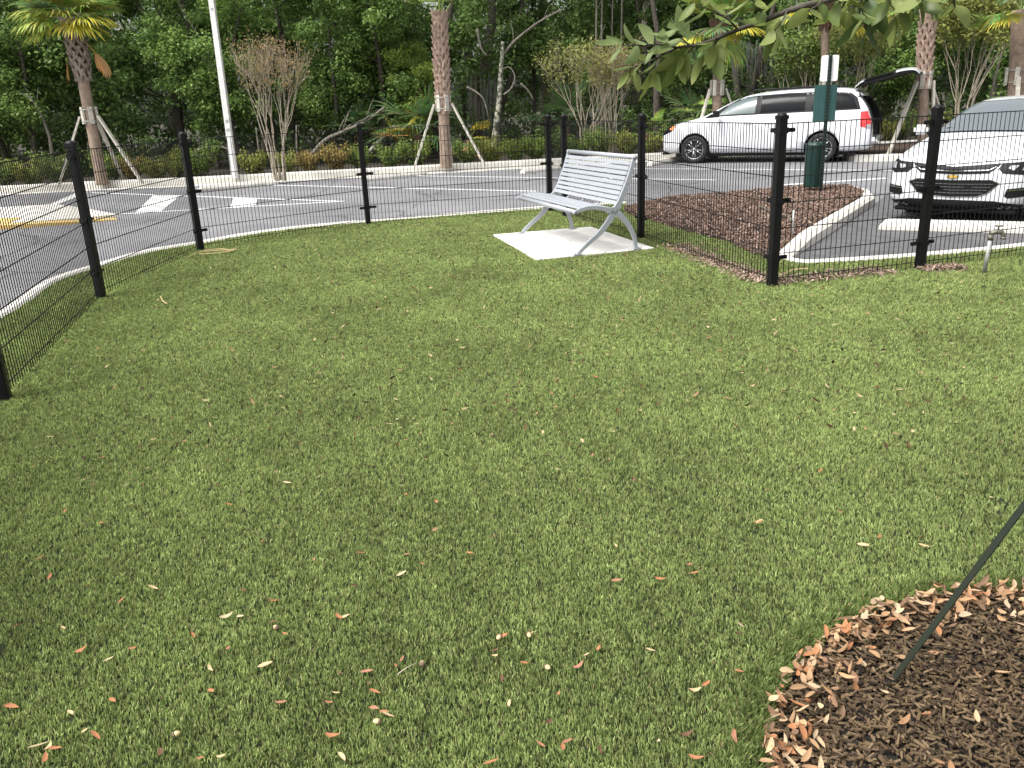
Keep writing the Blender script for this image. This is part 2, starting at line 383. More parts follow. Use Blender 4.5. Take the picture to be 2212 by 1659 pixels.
def inpoly(P, X, Y):
    P = np.array(P); inside = np.zeros(X.shape, bool); j = len(P)-1
    for i in range(len(P)):
        xi, yi = P[i]; xj, yj = P[j]
        c = ((yi > Y) != (yj > Y)) & (X < (xj-xi)*(Y-yi)/(yj-yi+1e-12)+xi)
        inside ^= c; j = i
    return inside

# ------------------------------------------------------------------ turf fibres
def make_turf():
    rg = np.random.default_rng(3)
    nt, per = 1250000, 5
    rmin, rmax = .9, 15.0
    u = rg.random(nt); r = (math.sqrt(rmin)+u*(math.sqrt(rmax)-math.sqrt(rmin)))**2      # density falls with distance
    keep = (r > 2.6) | (rg.random(nt) < np.sqrt(r/2.6)); r = r[keep]
    th = rg.uniform(R(-64), R(60), r.size); nt = r.size
    tx, ty = r*np.sin(th), r*np.cos(th)
    r = np.repeat(r, per); oa = rg.uniform(0, 2*np.pi, nt*per); orr = .0034*np.maximum(1, r/3.0)**.6*np.sqrt(rg.random(nt*per))
    X = np.repeat(tx, per)+orr*np.cos(oa); Y = np.repeat(ty, per)+orr*np.sin(oa); tk = np.repeat(rg.random(nt), per); th_ = np.repeat(rg.uniform(.75, 1.2, nt), per)
    ok = inpoly(lawn_poly, X, Y) & ~inpoly(pd, X, Y) & (np.hypot(X-BEDC.x, Y-BEDC.y) > BEDR+.004*rg.standard_normal(X.size)-.005)
    ok &= (Y > .35)
    X, Y, r, oa, tk, th_ = X[ok], Y[ok], r[ok], oa[ok], tk[ok], th_[ok]
    n = X.size; print('turf blades', n)
    s = np.maximum(1, (r/3.0))**.60
    ln = rg.uniform(.011, .020, n)*th_*np.minimum(s, 1.15); wd = rg.uniform(.0009, .0018, n)*s
    nap = 1.1+.9*np.sin(X*.9+Y*.35)+.6*np.sin(Y*1.3-X*.5)          # direction the pile leans, varies slowly over the lawn
    a = np.where(rg.random(n) < .55, oa, nap+rg.normal(0, .9, n))
    thatch_shade = rg.random(n) < np.interp(r, [2, 7], [.62, .07]); ln = np.where(thatch_shade, ln*.5, ln)  # dark short blades made denser near the camera, putting foreground shade into colour
    lean = np.where(thatch_shade, rg.uniform(.7, 1.3, n), np.abs(rg.normal(.28, .22, n)))
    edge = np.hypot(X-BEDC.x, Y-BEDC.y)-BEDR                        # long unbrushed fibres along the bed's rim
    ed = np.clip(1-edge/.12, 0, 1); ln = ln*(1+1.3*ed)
    toc = np.arctan2(BEDC.y-Y, BEDC.x-X); a = np.where(rg.random(n) < ed*.85, toc+rg.normal(0, .6, n), a)
    lean = lean+ed*.25
    dx, dy = np.cos(a), np.sin(a)
    hx = ln*np.sin(np.minimum(lean, 1.35)); hz = ln*np.cos(np.minimum(lean, 1.35))
    b = rg.uniform(0, 2*np.pi, n); wx, wy = np.cos(b)*wd, np.sin(b)*wd
    z0 = .004
    V = np.empty((n, 4, 3), np.float32)
    V[:, 0] = np.stack([X-wx, Y-wy, np.full(n, z0)], 1); V[:, 1] = np.stack([X+wx, Y+wy, np.full(n, z0)], 1)
    V[:, 2] = np.stack([X+dx*hx+wx*.5, Y+dy*hx+wy*.5, z0+hz], 1); V[:, 3] = np.stack([X+dx*hx*.55-wx*.8, Y+dy*hx*.55-wy*.8, z0+hz*.75], 1)
    k = (.55*tk+.45*rg.random(n))[:, None]**1.4; k *= (1-.7*ed)[:, None]; g1 = np.array([.10, .15, .038]); g2 = np.array([.57, .68, .265]); g3 = np.array([.34, .29, .15])  # rim fibres darkened: shade beside the bed put into their colour
    C = g1*(1-k)+g2*k; tan = rg.random(n) < .06; C[tan] = g3*rg.uniform(.7, 1.2, (tan.sum(), 1))
    C[thatch_shade] = np.array([.055, .075, .026])*rg.uniform(.6, 1.4, (thatch_shade.sum(), 1))
    ck = .84+.32*(np.sin(X*43.1+3*np.sin(Y*17))*np.sin(Y*39.7+2*np.sin(X*21))*.5+.5)
    C = C*ck[:, None]
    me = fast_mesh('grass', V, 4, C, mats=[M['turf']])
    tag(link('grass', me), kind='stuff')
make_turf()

# ------------------------------------------------------------------ mulch chips and litter (stuff)
def chips(name, X, Y, Z, L, W, cols, seed, tilt=.35, thick=.004):
    rg = np.random.default_rng(seed); n = X.size
    a = rg.uniform(0, 2*np.pi, n); t = rg.normal(0, tilt, n); t2 = rg.normal(0, tilt, n)
    ux = np.stack([np.cos(a)*np.cos(t), np.sin(a)*np.cos(t), np.sin(t)], 1)
    vx = np.stack([-np.sin(a)*np.cos(t2), np.cos(a)*np.cos(t2), np.sin(t2)], 1)
    c = np.stack([X, Y, Z], 1); nz = np.cross(ux, vx)*thick
    e = L[:, None]*ux/2; g = W[:, None]*vx/2
    k1 = rg.uniform(.35, 1, (n, 4, 1))
    P = np.stack([c-e-g*k1[:, 0], c+e-g*k1[:, 1], c+e+g*k1[:, 2], c-e+g*k1[:, 3]], 1)
    top = P+nz[:, None, :]
    fs = [top]
    for i, j in ((0, 1), (1, 2), (2, 3), (3, 0)): fs.append(np.stack([P[:, i], P[:, j], top[:, j], top[:, i]], 1))
    V = np.concatenate(fs, 0); C = np.tile(cols, (5, 1))
    me = fast_mesh(name, V, 4, C, mats=[M['chip']]); o = link(name, me); o['kind'] = 'stuff'; return o
def palette(rg, n, cs, j=.25):
    cs = np.array(cs); C = cs[rg.integers(0, len(cs), n)]; return C*rg.uniform(1-j, 1+j, (n, 1))
rg = np.random.default_rng(11)
n = 30000; a = rg.uniform(0, 2*np.pi, n); r = BEDR*np.sqrt(rg.random(n))*.985
X = BEDC.x+r*np.cos(a); Y = BEDC.y+r*np.sin(a)
chips('mulch', X, Y, rg.uniform(.008, .034, n), rg.uniform(.008, .030, n), rg.uniform(.005, .011, n),
      palette(rg, n, [(.105, .072, .038), (.070, .046, .025), (.14, .098, .055), (.042, .028, .017), (.11, .076, .044)], .4), 12, .28, .003)
mulA = np.array(mul); n = 30000
X = rg.uniform(mulA[:, 0].min(), mulA[:, 0].max(), n); Y = rg.uniform(mulA[:, 1].min(), mulA[:, 1].max(), n)
k = inpoly(mul, X, Y); X, Y = X[k], Y[k]; n = X.size
chips('mulch', X, Y, np.array([isl_z(x, y) for x, y in zip(X, Y)])+rg.uniform(0, .03, n), rg.uniform(.03, .085, n), rg.uniform(.008, .02, n),
      palette(rg, n, [(.19, .125, .095), (.10, .068, .052), (.30, .215, .175), (.05, .035, .028), (.22, .145, .11)], .35), 13, .45, .008)
# chips that spilled through the foot of the fence onto the turf
def spill(pts, n, wd, seed, cs, Ls=(.02, .06)):
    rg = np.random.default_rng(seed); P = [Vector(p) for p in pts]; X = []; Y = []
    tot = sum((P[i+1]-P[i]).length for i in range(len(P)-1))
    for i in range(len(P)-1):
        k = int(n*(P[i+1]-P[i]).length/tot); t = rg.random(k); d = P[i+1]-P[i]; nn = Vector((-d.y, d.x)).normalized()
        off = rg.normal(0, wd, k); X += list(P[i].x+d.x*t+nn.x*off); Y += list(P[i].y+d.y*t+nn.y*off)
    X, Y = np.array(X), np.array(Y); n = X.size
    chips('mulch', X, Y, rg.uniform(.015, .05, n), rg.uniform(*Ls, n), rg.uniform(.006, .014, n), palette(rg, n, cs, .35), seed+1, .5)
spcol = [(.30, .20, .16), (.20, .13, .10), (.38, .28, .22), (.12, .08, .06), (.42, .33, .26)]
spill([(1.78, 8.9), (1.98, 7.9), (2.10, 7.2), (2.16, 6.85), (2.7, 6.98), (3.3, 7.12)], 1500, .085, 21, spcol)
spill([(3.55, 7.1), (3.95, 7.15)], 260, .06, 23, spcol)
n = 900; X = rg.uniform(9, 12.3, n); Y = rg.uniform(19.3, 23.4, n)

# leaves -------------------------------------------------------------------
def leaf_mesh(name, L=1, W=.32, curl=.15, fold=.12, seed=0, seg=6):
    rg = random.Random(seed); mb = MB(); vs = []; tw = rg.uniform(-.3, .3); bend = rg.uniform(-.12, .12)
    for i in range(seg+1):
        t = i/seg; wd = W/2*math.sin(math.pi*min(1, t**.8*.97+.02))**.8*(1 if 0 < i < seg else .08)
        x = (t-.5)*L; zc = curl*L*(4*(t-.5)**2)+rg.uniform(-.01, .01)*L; yc = bend*L*math.sin(math.pi*t); tt = tw*(t-.5)
        for sgn in (-1, 0, 1):
            vs.append((x, yc+sgn*wd*math.cos(tt), zc+abs(sgn)*fold*wd*2+sgn*wd*math.sin(tt)))
    fs = []
    for i in range(seg):
        for j in range(2): b = i*3+j; fs.append((b, b+1, b+4, b+3))
    mb.add(vs, fs, 0, True)
    return vs, fs
def leaf_cloud(name, specs, m, kind=None):
    """many curled leaves in one mesh: specs = (loc, rot euler, length, width, colour, seed)"""
    V = []; C = []
    cache = {}
    for loc, rot, L, Wd, c, sd_ in specs:
        k = sd_ % 12
        if k not in cache: 
            vs, fs = leaf_mesh('x', 1, .34, .08+.02*(k % 5), .15+.05*(k % 3), k, 6); cache[k] = (np.array(vs), fs)
        vs, fs = cache[k]
        Mx = np.array(rot.to_matrix()) if hasattr(rot, 'to_matrix') else np.array(rot)
        P = (vs*np.array([L, Wd/.34, L]))@Mx.T+np.array(loc)
        for f in fs: V.append(P[list(f)]); C.append(c)
    me = fast_mesh(name, np.array(V), 4, np.array(C, dtype=np.float32), mats=[m])
    bm = bmesh.new(); bm.from_mesh(me); bmesh.ops.remove_doubles(bm, verts=bm.verts, dist=1e-5); bm.to_mesh(me); bm.free()
    me.polygons.foreach_set('use_smooth', [True]*len(me.polygons))
    return me
from mathutils import Euler
rr = random.Random(5)
tanc = [(.46, .31, .19), (.52, .38, .25), (.33, .21, .13), (.56, .45, .31), (.42, .22, .12), (.22, .155, .11), (.58, .49, .36), (.28, .19, .13), (.38, .27, .17)]
sp = []
for i in range(560):                      # drift of oak leaves against the turf rim of the bed
    a = R(rr.uniform(78, 205)); d = BEDR-abs(rr.gauss(0, .075))-.004
    if d < .3: continue
    c = rr.choice(tanc); k = rr.uniform(.75, 1.15)
    sp.append(((BEDC.x+d*math.cos(a), BEDC.y+d*math.sin(a), .03+rr.uniform(0, .03)), Euler((rr.gauss(0, .5), rr.gauss(0, .45), rr.uniform(0, 6.3))), rr.uniform(.026, .056), rr.uniform(.010, .018), tuple(q*k for q in c), rr.randrange(99)))
for i in range(105):
    a = rr.uniform(0, 6.28); d = BEDR*math.sqrt(rr.random())*.95; c = rr.choice(tanc)
    sp.append(((BEDC.x+d*math.cos(a), BEDC.y+d*math.sin(a), .036), Euler((rr.gauss(0, .3), rr.gauss(0, .3), rr.uniform(0, 6.3))), rr.uniform(.025, .055), rr.uniform(.009, .016), c, rr.randrange(99)))
o = link('leaf_litter', leaf_cloud('leaf_litter', sp, M['dry'])); o['kind'] = 'stuff'
# fine bits over the far turf: seed husks, scraps, small dark leaves
sp = []
for i in range(3400):
    t = rr.random()**.8; y = 3.2+t*8.9; x = rr.uniform(-.62*y, .62*y)
    if rr.random() < .5: x = rr.gauss(.5, 2.2); 
    c = rr.choice([(.05, .04, .03), (.07, .05, .03), (.12, .08, .04), (.04, .04, .025), (.45, .40, .25), (.09, .07, .04), (.3, .22, .13)])
    sp.append(((x, y, .034+rr.uniform(0, .008)), Euler((rr.gauss(0, .5), rr.gauss(0, .4), rr.uniform(0, 6.3))), rr.uniform(.015, .05), rr.uniform(.006, .015), c, rr.randrange(99)))
ps = Vector((pd[0][0], pd[0][1])), Vector((pd[1][0], pd[1][1])), Vector((pd[3][0], pd[3][1]))
SPAD = []
for i in range(16):
    q = ps[0]+(ps[1]-ps[0])*rr.uniform(.1, .9)+(ps[2]-ps[0])*rr.uniform(.1, .9)
    SPAD.append(((q.x, q.y, .028), Euler((0, 0, rr.uniform(0, 6))), rr.uniform(.015, .04), rr.uniform(.004, .010), rr.choice([(.3, .22, .13), (.12, .09, .06), (.4, .3, .2)]), rr.randrange(99)))
arrx = np.array([s[0][0] for s in sp]); arry = np.array([s[0][1] for s in sp]); k = inpoly([(-2.0, 3.0), (-2.9, 4.6), (-3.9, 7.3), (-4.3, 10.2), (-2.4, 12.0), (.5, 12.8), (1.6, 12.2), (2.5, 8.9), (3.2, 7.6), (6, 8.2), (6, 2), (-1, 2)], arrx, arry) & ~inpoly(pd, arrx, arry)
sp = [s for s, q in zip(sp, k) if q]+SPAD
o = link('leaf_litter', leaf_cloud('leaf_litter', sp, M['dry'])); o['kind'] = 'stuff'
# single fallen leaves lying on the turf
LC = {'orange-brown': (.42, .21, .12), 'pale tan': (.62, .50, .33), 'pinkish brown': (.38, .21, .15), 'dark brown': (.16, .10, .07), 'cream': (.52, .47, .33)}
protos = {}
for nm, c in LC.items():
    for k in range(4):
        me = leaf_cloud('fallen_leaf', [((0, 0, 0), Euler((0, 0, 0)), 1, .30+.05*(k % 2), c, k*5+1)], M['dry']); protos[(nm, k)] = me
CELLS = {}
def drop_leaf(px, py, cn, L, ang, label=None, k=None):
    p = at(px, py, .028); o = bpy.data.objects.new('fallen_leaf', protos[(cn, rr.randrange(4) if k is None else k)]); col.objects.link(o)
    o.location = p; o.scale = (L, L, L); o.rotation_euler = (rr.gauss(0, .25), rr.gauss(0, .25), ang)
    tag(o, label, 'leaf', 'fallen leaves scattered over the turf')
    if not label: CELLS.setdefault((cn, min(4, int((py-640)/205)), min(2, int(px/738))), []).append((px, o))
    return o
drop_leaf(85, 1612, 'cream', .055, .6, 'largest cream leaf, lying with two brown leaves near the lower left corner', 0)
drop_leaf(118, 1617, 'orange-brown', .035, .3, 'orange-brown leaf just right of the large cream leaf in the lower left')
drop_leaf(104, 1613, 'pale tan', .030, 1.5, 'tan leaf between the large cream leaf and the orange-brown one')
drop_leaf(190, 1263, 'orange-brown', .026, .2, 'crumpled reddish leaf above and left of the turf centre, beside a pale scrap')
drop_leaf(620, 1043, 'cream', .040, -.1, 'whitish sliver of leaf on the turf, left of the picture centre', 2)
drop_leaf(1427, 1250, 'orange-brown', .040, -.3, 'orange-brown leaf with a ragged end on the turf left of the garden strap')
drop_leaf(1598, 1350, 'cream', .034, .1, 'pale curled leaf on the turf to the left of the mulch bed', 1)
drop_leaf(1505, 1636, 'orange-brown', .040, -.3, 'orange-brown leaf at the bottom edge, left of the mulch bed')
drop_leaf(1596, 1450, 'orange-brown', .028, -.2, 'short orange leaf on the turf just left of the mulch bed rim')
for px, py, cn in [(178, 1402, 'orange-brown'), (205, 1590, 'orange-brown'), (152, 1540, 'pale tan'), (455, 1442, 'pale tan'), (573, 1437, 'pale tan'), (25, 1527, 'orange-brown'), (456, 1493, 'orange-brown'), (720, 1588, 'orange-brown'),
                   (808, 1530, 'pinkish brown'), (836, 1545, 'pale tan'), (1132, 1432, 'orange-brown'), (1060, 1648, 'orange-brown'), (1168, 1608, 'pinkish brown'), (1225, 1602, 'pinkish brown'), (868, 1240, 'cream'), (780, 1195, 'orange-brown'), (880, 1198, 'pinkish brown'),
                   (520, 1332, 'cream'), (490, 1330, 'cream'), (735, 1333, 'orange-brown'), (745, 1333, 'pale tan'), (1090, 1373, 'orange-brown'), (1500, 1490, 'pale tan'), (1487, 1218, 'pinkish brown'), (1640, 1127, 'pale tan'), (1660, 1058, 'orange-brown'), (1642, 911, 'orange-brown'),
                   (1556, 757, 'orange-brown'), (1772, 1017, 'orange-brown'), (1865, 1178, 'pale tan'), (1996, 1180, 'pale tan'), (1600, 805, 'cream'), (1943, 842, 'pale tan'), (438, 832, 'cream'), (312, 803, 'dark brown'), (220, 1130, 'orange-brown'), (590, 985, 'orange-brown'),
                   (495, 1090, 'orange-brown'), (525, 1275, 'dark brown'), (263, 1296, 'orange-brown'), (235, 1425, 'cream'), (330, 1270, 'pale tan'), (1250, 1437, 'pinkish brown'), (793, 1452, 'pinkish brown'), (1405, 1405, 'pale tan'), (620, 1125, 'cream'), (1148, 1368, 'pale tan')]:
    drop_leaf(px, py, cn, rr.uniform(.026, .045), rr.uniform(-.7, .9))
cnt = 0
while cnt < 115:
    v = rr.random()**.8; py = 660+v*990; px = rr.uniform(10, 2200)
    if px > 1620 and py > 1230: continue
    g = at(px, py)
    if g.x < -3.3+(7-g.y)*.3 and g.y < 7.6: continue
    if rr.random() < .35 and px > 900: continue
    drop_leaf(px, py, rr.choices(list(LC), [5, 4, 4, 4, 1])[0], rr.uniform(.018, .038), rr.uniform(0, 6.3)); cnt += 1

for (cn, b_, t_), L in CELLS.items():
    L.sort(key=lambda q: q[0])
    band = ['far', 'upper middle', 'middle', 'lower', 'nearest'][b_]; third = ['left', 'centre', 'right'][t_]
    for j, (px, o) in enumerate(L):
        nth = ['first', 'second', 'third', 'fourth', 'fifth', 'sixth', 'seventh', 'eighth', 'ninth', 'tenth'][min(j, 9)]
        o['label'] = f'{nth} {cn} fallen leaf from the left, {band} turf band, {third} third' if len(L) > 1 else f'only {cn} fallen leaf in the {band} turf band, {third} third'
am = MB(); am.lathe([(0, -.011), (.004, -.0095), (.0068, -.004), (.0072, 0), (.006, .004)], 12); am.lathe([(.0062, .004), (.0078, .003), (.0078, .006), (.005, .0095), (0, .0105)], 12, m=1)
ac = am.build('acorn', [mat('acorn_nut', (.62, .46, .24), .4), mat('acorn_cup', (.16, .11, .07), .9)])
AC = [(912, 1433, 'acorn beside the pale straw twig, lower centre of the turf'), (596, 1355, 'acorn on the turf between two rows of leaves, lower left'), (815, 1558, 'acorn lying left of centre near the bottom edge'), (1078, 1376, 'acorn touching an orange leaf below the turf centre'),
      (1143, 1371, 'pale acorn right of the orange leaf pair below the turf centre'), (1182, 1441, 'acorn right of the upright orange leaf, lower centre'), (380, 1585, 'acorn near the bottom edge, left of the straw twig'), (1062, 940, 'acorn in the middle of the open turf'), (1095, 852, 'acorn among scraps above the turf centre')]
for k, (px, py, lb) in enumerate(AC):
    o = ac if k == 0 else ac.copy()
    if k: col.objects.link(o)
    o.location = at(px, py, .026); o.rotation_euler = (R(80+10*(k % 3)), R(20*k), R(47*k)); tag(o, lb, 'acorn', 'acorns on the turf')
tp0, tp1 = at(858, 1457, .03), at(898, 1432, .03); tm_ = MB(); tm_.tube([(0, 0, 0), (tp1-tp0)*.5+Vector((0, 0, .003)), tp1-tp0], .0012, 5)
o = tm_.build('straw_twig', mat('straw', (.55, .48, .36), .8)); o.location = tp0; tag(o, 'pale straight straw twig beside an acorn, lower centre of turf', 'twig')
# dry palm-frond strips by the fence feet
def strip(pts, w_, name, label, c=(.60, .48, .26)):
    V = []
    P = smooth_pts([Vector(p) for p in pts], 5)
    for i in range(len(P)-1):
        d = (P[i+1]-P[i]); n_ = Vector((-d.y, d.x, 0)).normalized()*w_/2; up = Vector((0, 0, .006))
        V.append([P[i]-n_, P[i+1]-n_, P[i+1]+up, P[i]+up]); V.append([P[i]+up, P[i+1]+up, P[i+1]+n_, P[i]+n_])
    return np.array([[list(q) for q in f] for f in V]), c
def frond_litter(label, strips, c=(.50, .42, .25)):
    V = np.concatenate([strip(s, .014, '', '', c)[0] for s in strips]); me = fast_mesh('dry_frond', V, 4, np.tile(np.array(c), (V.shape[0], 1)), mats=[M['dry']])
    tag(link('dry_frond', me), label, 'palm frond')
A_ = lambda x, y, z=.04: at(x, y, z)
frond_litter('straw-coloured dry palm frond strips on the turf by the foot of a fence post', [[A_(405, 556), A_(430, 545), A_(470, 541), A_(512, 539)], [A_(430, 549), A_(480, 545), A_(510, 536)], [A_(470, 547), A_(495, 543), A_(505, 541)], [A_(440, 541), A_(475, 537), A_(500, 541)]])
frond_litter('single pale dry frond strip outside the fence right of the corner post', [[A_(1695, 592), A_(1712, 583), A_(1745, 580)]], (.55, .46, .3))
frond_litter('short bleached strip of dry frond on the turf under the left fence panel', [[A_(348, 640, .03), A_(352, 650, .03), A_(362, 656, .03)]])

# ------------------------------------------------------------------ fence
def fence():
    root = empty('mesh_fence', (FENCE[7][0], FENCE[7][1], 0)); off = Vector((-FENCE[7][0], -FENCE[7][1], 0))
    tag(root, 'black welded wire mesh fence on square posts round the turf', 'fence')
    H = 1.29
    post_me = None; cap_me = None
    dirs = []
    for i, p in enumerate(FENCE):
        a = Vector(FENCE[max(i-1, 0)]); b = Vector(FENCE[min(i+1, len(FENCE)-1)]); d = (b-a).normalized(); d = (Vector(FENCE[i+1])-Vector(p)).normalized() if i+1 < len(FENCE) else d; dirs.append(math.atan2(d.y, d.x))
    for i, p in enumerate(FENCE):
        P = Vector((p[0], p[1], 0))+off
        mb = MB(); mb.box((0, 0, .655), (.068, .068, 1.35)); o = mb.build('post', M['black'], root, bevel=.004); o.location = P; o.rotation_euler.z = dirs[i]
        mb = MB(); mb.box((0, 0, 1.338), (.076, .076, .03)); mb.lathe([(.040, 1.353), (.034, 1.366), (.018, 1.374), (0, 1.377)], 14)
        c = mb.build('cap', M['black'], o)
        for z in ((1.24, .70, .24)):
            mb = MB(); mb.box((0, 0, z), (.078, .078, .045))
            for sgn, j in ((-1, i-1), (1, i+1)):
                if 0 <= j < len(FENCE):
                    d = (Vector(FENCE[j])-Vector(p)).normalized(); an = math.atan2(d.y, d.x)-dirs[i]
                    mb.box((math.cos(an)*.085-math.sin(an)*.012, math.sin(an)*.085+math.cos(an)*.012, z), (.095, .014, .032), an)
                    mb.tube([(math.cos(an)*.115+math.sin(an)*.012, math.sin(an)*.115-math.cos(an)*.012, z), (math.cos(an)*.115-math.sin(an)*.022, math.sin(an)*.115+math.cos(an)*.022, z)], .009, 6)
            mb.build('clamp', M['black'], o)
    for i in range(len(FENCE)-1):
        a, b = Vector(FENCE[i]), Vector(FENCE[i+1]); d = b-a; L = d.length; u = d/L
        mb = MB(); rz = math.atan2(u.y, u.x); L2 = L-.10; n_ = int(round(L2/.050))
        m = (a+b)/2
        for k in range(n_+1):
            q = a+u*(.05+L2*k/n_); mb.tube([(q.x, q.y, .025), (q.x, q.y, H+.005)], .0034, 4, smooth=False)
        nn = Vector((-u.y, u.x))*.0045
        for j in range(7):
            z = .07+(H-.07)*j/6; s, e = a+u*.05+nn, b-u*.05+nn
            if j in (2, 4, 6): mb.tube([(s.x, s.y, z), (e.x, e.y, z)], .0044, 5)
            else: mb.tube([(s.x, s.y, z), (e.x, e.y, z)], .0038, 5)
        for v in range(len(mb.v)): mb.v[v] = tuple(Vector(mb.v[v])+off)
        mb.build('mesh_panel', M['black'], root)
fence()

# ------------------------------------------------------------------ bench
def ribbon_prof(pts, wds):                  # outline of a curved bar in (d,z)
    P = smooth_pts([Vector(p) for p in pts], 6); n = len(P); L = []; Rr = []
    for i, p in enumerate(P):
        t = (P[min(i+1, n-1)]-P[max(i-1, 0)]).normalized(); nn = Vector((-t.y, t.x)); w_ = np.interp(i/(n-1), np.linspace(0, 1, len(wds)), wds)/2
        L.append(p+nn*w_); Rr.append(p-nn*w_)
    return L, Rr
def bar(mb, pts, wds, y0, y1, m=0):
    L, Rr = ribbon_prof(pts, wds); n = len(L); vs = []
    for q in (L, Rr):
        for y in (y0, y1): vs += [(p.x, y, p.y) for p in q]
    # index: L y0:0, L y1:n, R y0:2n, R y1:3n
    fs = []
    for i in range(n-1):
        fs += [(i, i+1, n+i+1, n+i), (2*n+i, 3*n+i, 3*n+i+1, 2*n+i+1), (i, 2*n+i, 2*n+i+1, i+1), (n+i, n+i+1, 3*n+i+1, 3*n+i)]
    fs += [(0, n, 3*n, 2*n), (n-1, 3*n-1, 4*n-1, 2*n-1)]
    mb.add(vs, fs, m)
def bench():
    FR = at(1250, 551, .024); RRp = at(1371, 539, .024); FL = at(1146, 503, .024)
    dv = (RRp-FR); dv.z = 0; ang = math.atan2(dv.y, dv.x)
    wv = FL-FR; W = wv.length
    root = empty('park_bench', FR, ang); tag(root, 'silver metal slatted bench with splayed curved legs on the white concrete pad', 'bench')
    # local x: depth (front 0 -> back), local y: along the bench (0 near end -> W far end)
    for y in (0, W-.03):
        mb = MB(); y1 = y+.032
        bar(mb, [(0, .012), (.11, .105), (.24, .20), (.34, .31), (.41, .41)], [.030, .040, .048, .058, .07], y, y1)
        bar(mb, [(.655, .012), (.64, .12), (.585, .24), (.50, .345), (.42, .41)], [.032, .038, .044, .056, .07], y, y1)
        bar(mb, [(-.03, .425), (.03, .452), (.15, .468), (.28, .448), (.36, .425), (.42, .43), (.47, .50), (.53, .63), (.585, .77), (.635, .93)], [.03, .036, .036, .04, .06, .07, .055, .046, .042, .036], y, y1)
        mb.tube([(.635, y, .935), (.635, y1, .935)], .026, 12)
        mb.tube([(-.03, y, .430), (-.03, y1, .430)], .022, 12)
        for x in (-.01, .665): mb.box((x, y+.016, .006), (.085, .055, .012)); mb.tube([(x+(.02 if x > .3 else -.02), y+.016, .01), (x+(.02 if x > .3 else -.02), y+.016, .022)], .009, 8)
        mb.build('side_frame', M['benchmetal'], root, bevel=0)
    y0, y1 = .034, W-.034
    # seat
    mb = MB(); S = smooth_pts([Vector(p) for p in [(.02, .458), (.09, .474), (.17, .480), (.26, .470), (.34, .452), (.39, .446)]], 8)
    def slats(mb, C, n_, frac, yA, yB, drop=0):
        ln = [0]
        for i in range(len(C)-1): ln.append(ln[-1]+(C[i+1]-C[i]).length)
        T = ln[-1]
        def pt(s):
            i = min(int(np.searchsorted(ln, s))-1, len(C)-2); i = max(i, 0); k = (s-ln[i])/(ln[i+1]-ln[i]); return C[i].lerp(C[i+1], k)
        for j in range(n_):
            s0 = T*(j+(1-frac)/2)/n_; s1 = T*(j+1-(1-frac)/2)/n_
            a, b = pt(s0), pt(s1); t = (b-a).normalized(); nn = Vector((-t.y, t.x))*.004
            q = [a-nn, b-nn, b+nn, a+nn]
            mb.prism([(p.x, p.y) for p in q], yA, yB, axis='y')
    slats(mb, S, 8, .76, y0, y1); mb.build('seat', M['benchmetal'], root)
    mb = MB(); mb.tube([(-.025, y0, .436), (-.025, y1, .436)], .022, 14); mb.build('front_rail', M['benchmetal'], root)
    mb = MB(); B = smooth_pts([Vector(p) for p in [(.425, .470), (.455, .53), (.505, .64), (.555, .77), (.605, .905)]], 8)
    slats(mb, B, 9, .73, y0, y1); mb.build('backrest', M['benchmetal'], root)
    mb = MB(); mb.tube([(.632, y0, .938), (.632, y1, .938)], .024, 14); mb.build('top_rail', M['benchmetal'], root)
    for k in (1, 2, 3):
        mb = MB(); yy = y0+(y1-y0)*k/4
        bar(mb, [(.02, .446), (.15, .466), (.28, .455), (.38, .435), (.435, .455), (.47, .53), (.52, .64), (.57, .77), (.615, .90)], [.012]*3, yy-.012, yy+.012)
        mb.build('slat_support', M['benchmetal'], root)
bench()

# ------------------------------------------------------------------ spigot
g = at(2125, 594); root = empty('water_spigot', g, R(-10)); tag(root, 'galvanised standpipe with a brass garden tap on the turf by the fence', 'water tap')
PM = Matrix.Identity(3)
mb = MB(); mb.tube([(0, 0, 0), (.012, 0, .30)], .0165, 12); mb.build('pipe', M['galv'], root)
mb = MB(); mb.tube([(.012, 0, .295), (.012, 0, .335)], .024, 6); mb.tube([(.012, 0, .335), (.02, 0, .352), (.05, 0, .362), (.09, 0, .358), (.105, 0, .335), (.108, 0, .305)], [.018, .02, .022, .020, .018, .019], 10); mb.tube([(.108, 0, .318), (.108, 0, .300)], .023, 10); mb.build('tap', M['brass'], root)
mb = MB(); mb.tube([(.062, 0, .365), (.064, 0, .405)], .007, 8); mb.lathe([(.0, .402), (.030, .404), (.032, .409), (.030, .414), (0, .415)], 10, c=(.064, 0, 0)); mb.build('handle', M['brass'], root)

# ------------------------------------------------------------------ waste station post
g = at(1772, 419, .1); root = empty('waste_station', g); root['label'] = 'dark green post with white sign plate, dispenser box and hanging litter bin'; root['category'] = 'dog waste station'
root.scale = (.93, .93, .93); root.rotation_euler.z = -R(8)
mb = MB()
for s in (-1, 1): mb.box((s*.020, 0, 1.02), (.012, .03, 2.06))
mb.box((0, .012, 1.02), (.03, .006, 2.06))
for k in range(38): mb.tube([(0, .006, .25+k*.05), (0, .0085, .25+k*.05)], .006, 6, m=1)
mb.build('post', [M['polegreen'], M['galv']], root)
poly = []
for cx, cy, a0 in ((.098, 1.97, 0), (-.098, 1.97, 90), (-.098, 1.66, 180), (.098, 1.66, 270)):
    for k in range(5): a = R(a0+k*22.5); poly.append((cx+.03*math.cos(a), cy+.03*math.sin(a)+.05))
mb = MB(); mb.prism(poly, .018, .021, axis='y'); mb.build('sign_plate', M['signwhite'], root)
mb = MB(); mb.box((-.015, .095, 1.36), (.31, .15, .54)); o = mb.build('dispenser', M['green2'], root, bevel=.012)
mb = MB(); 
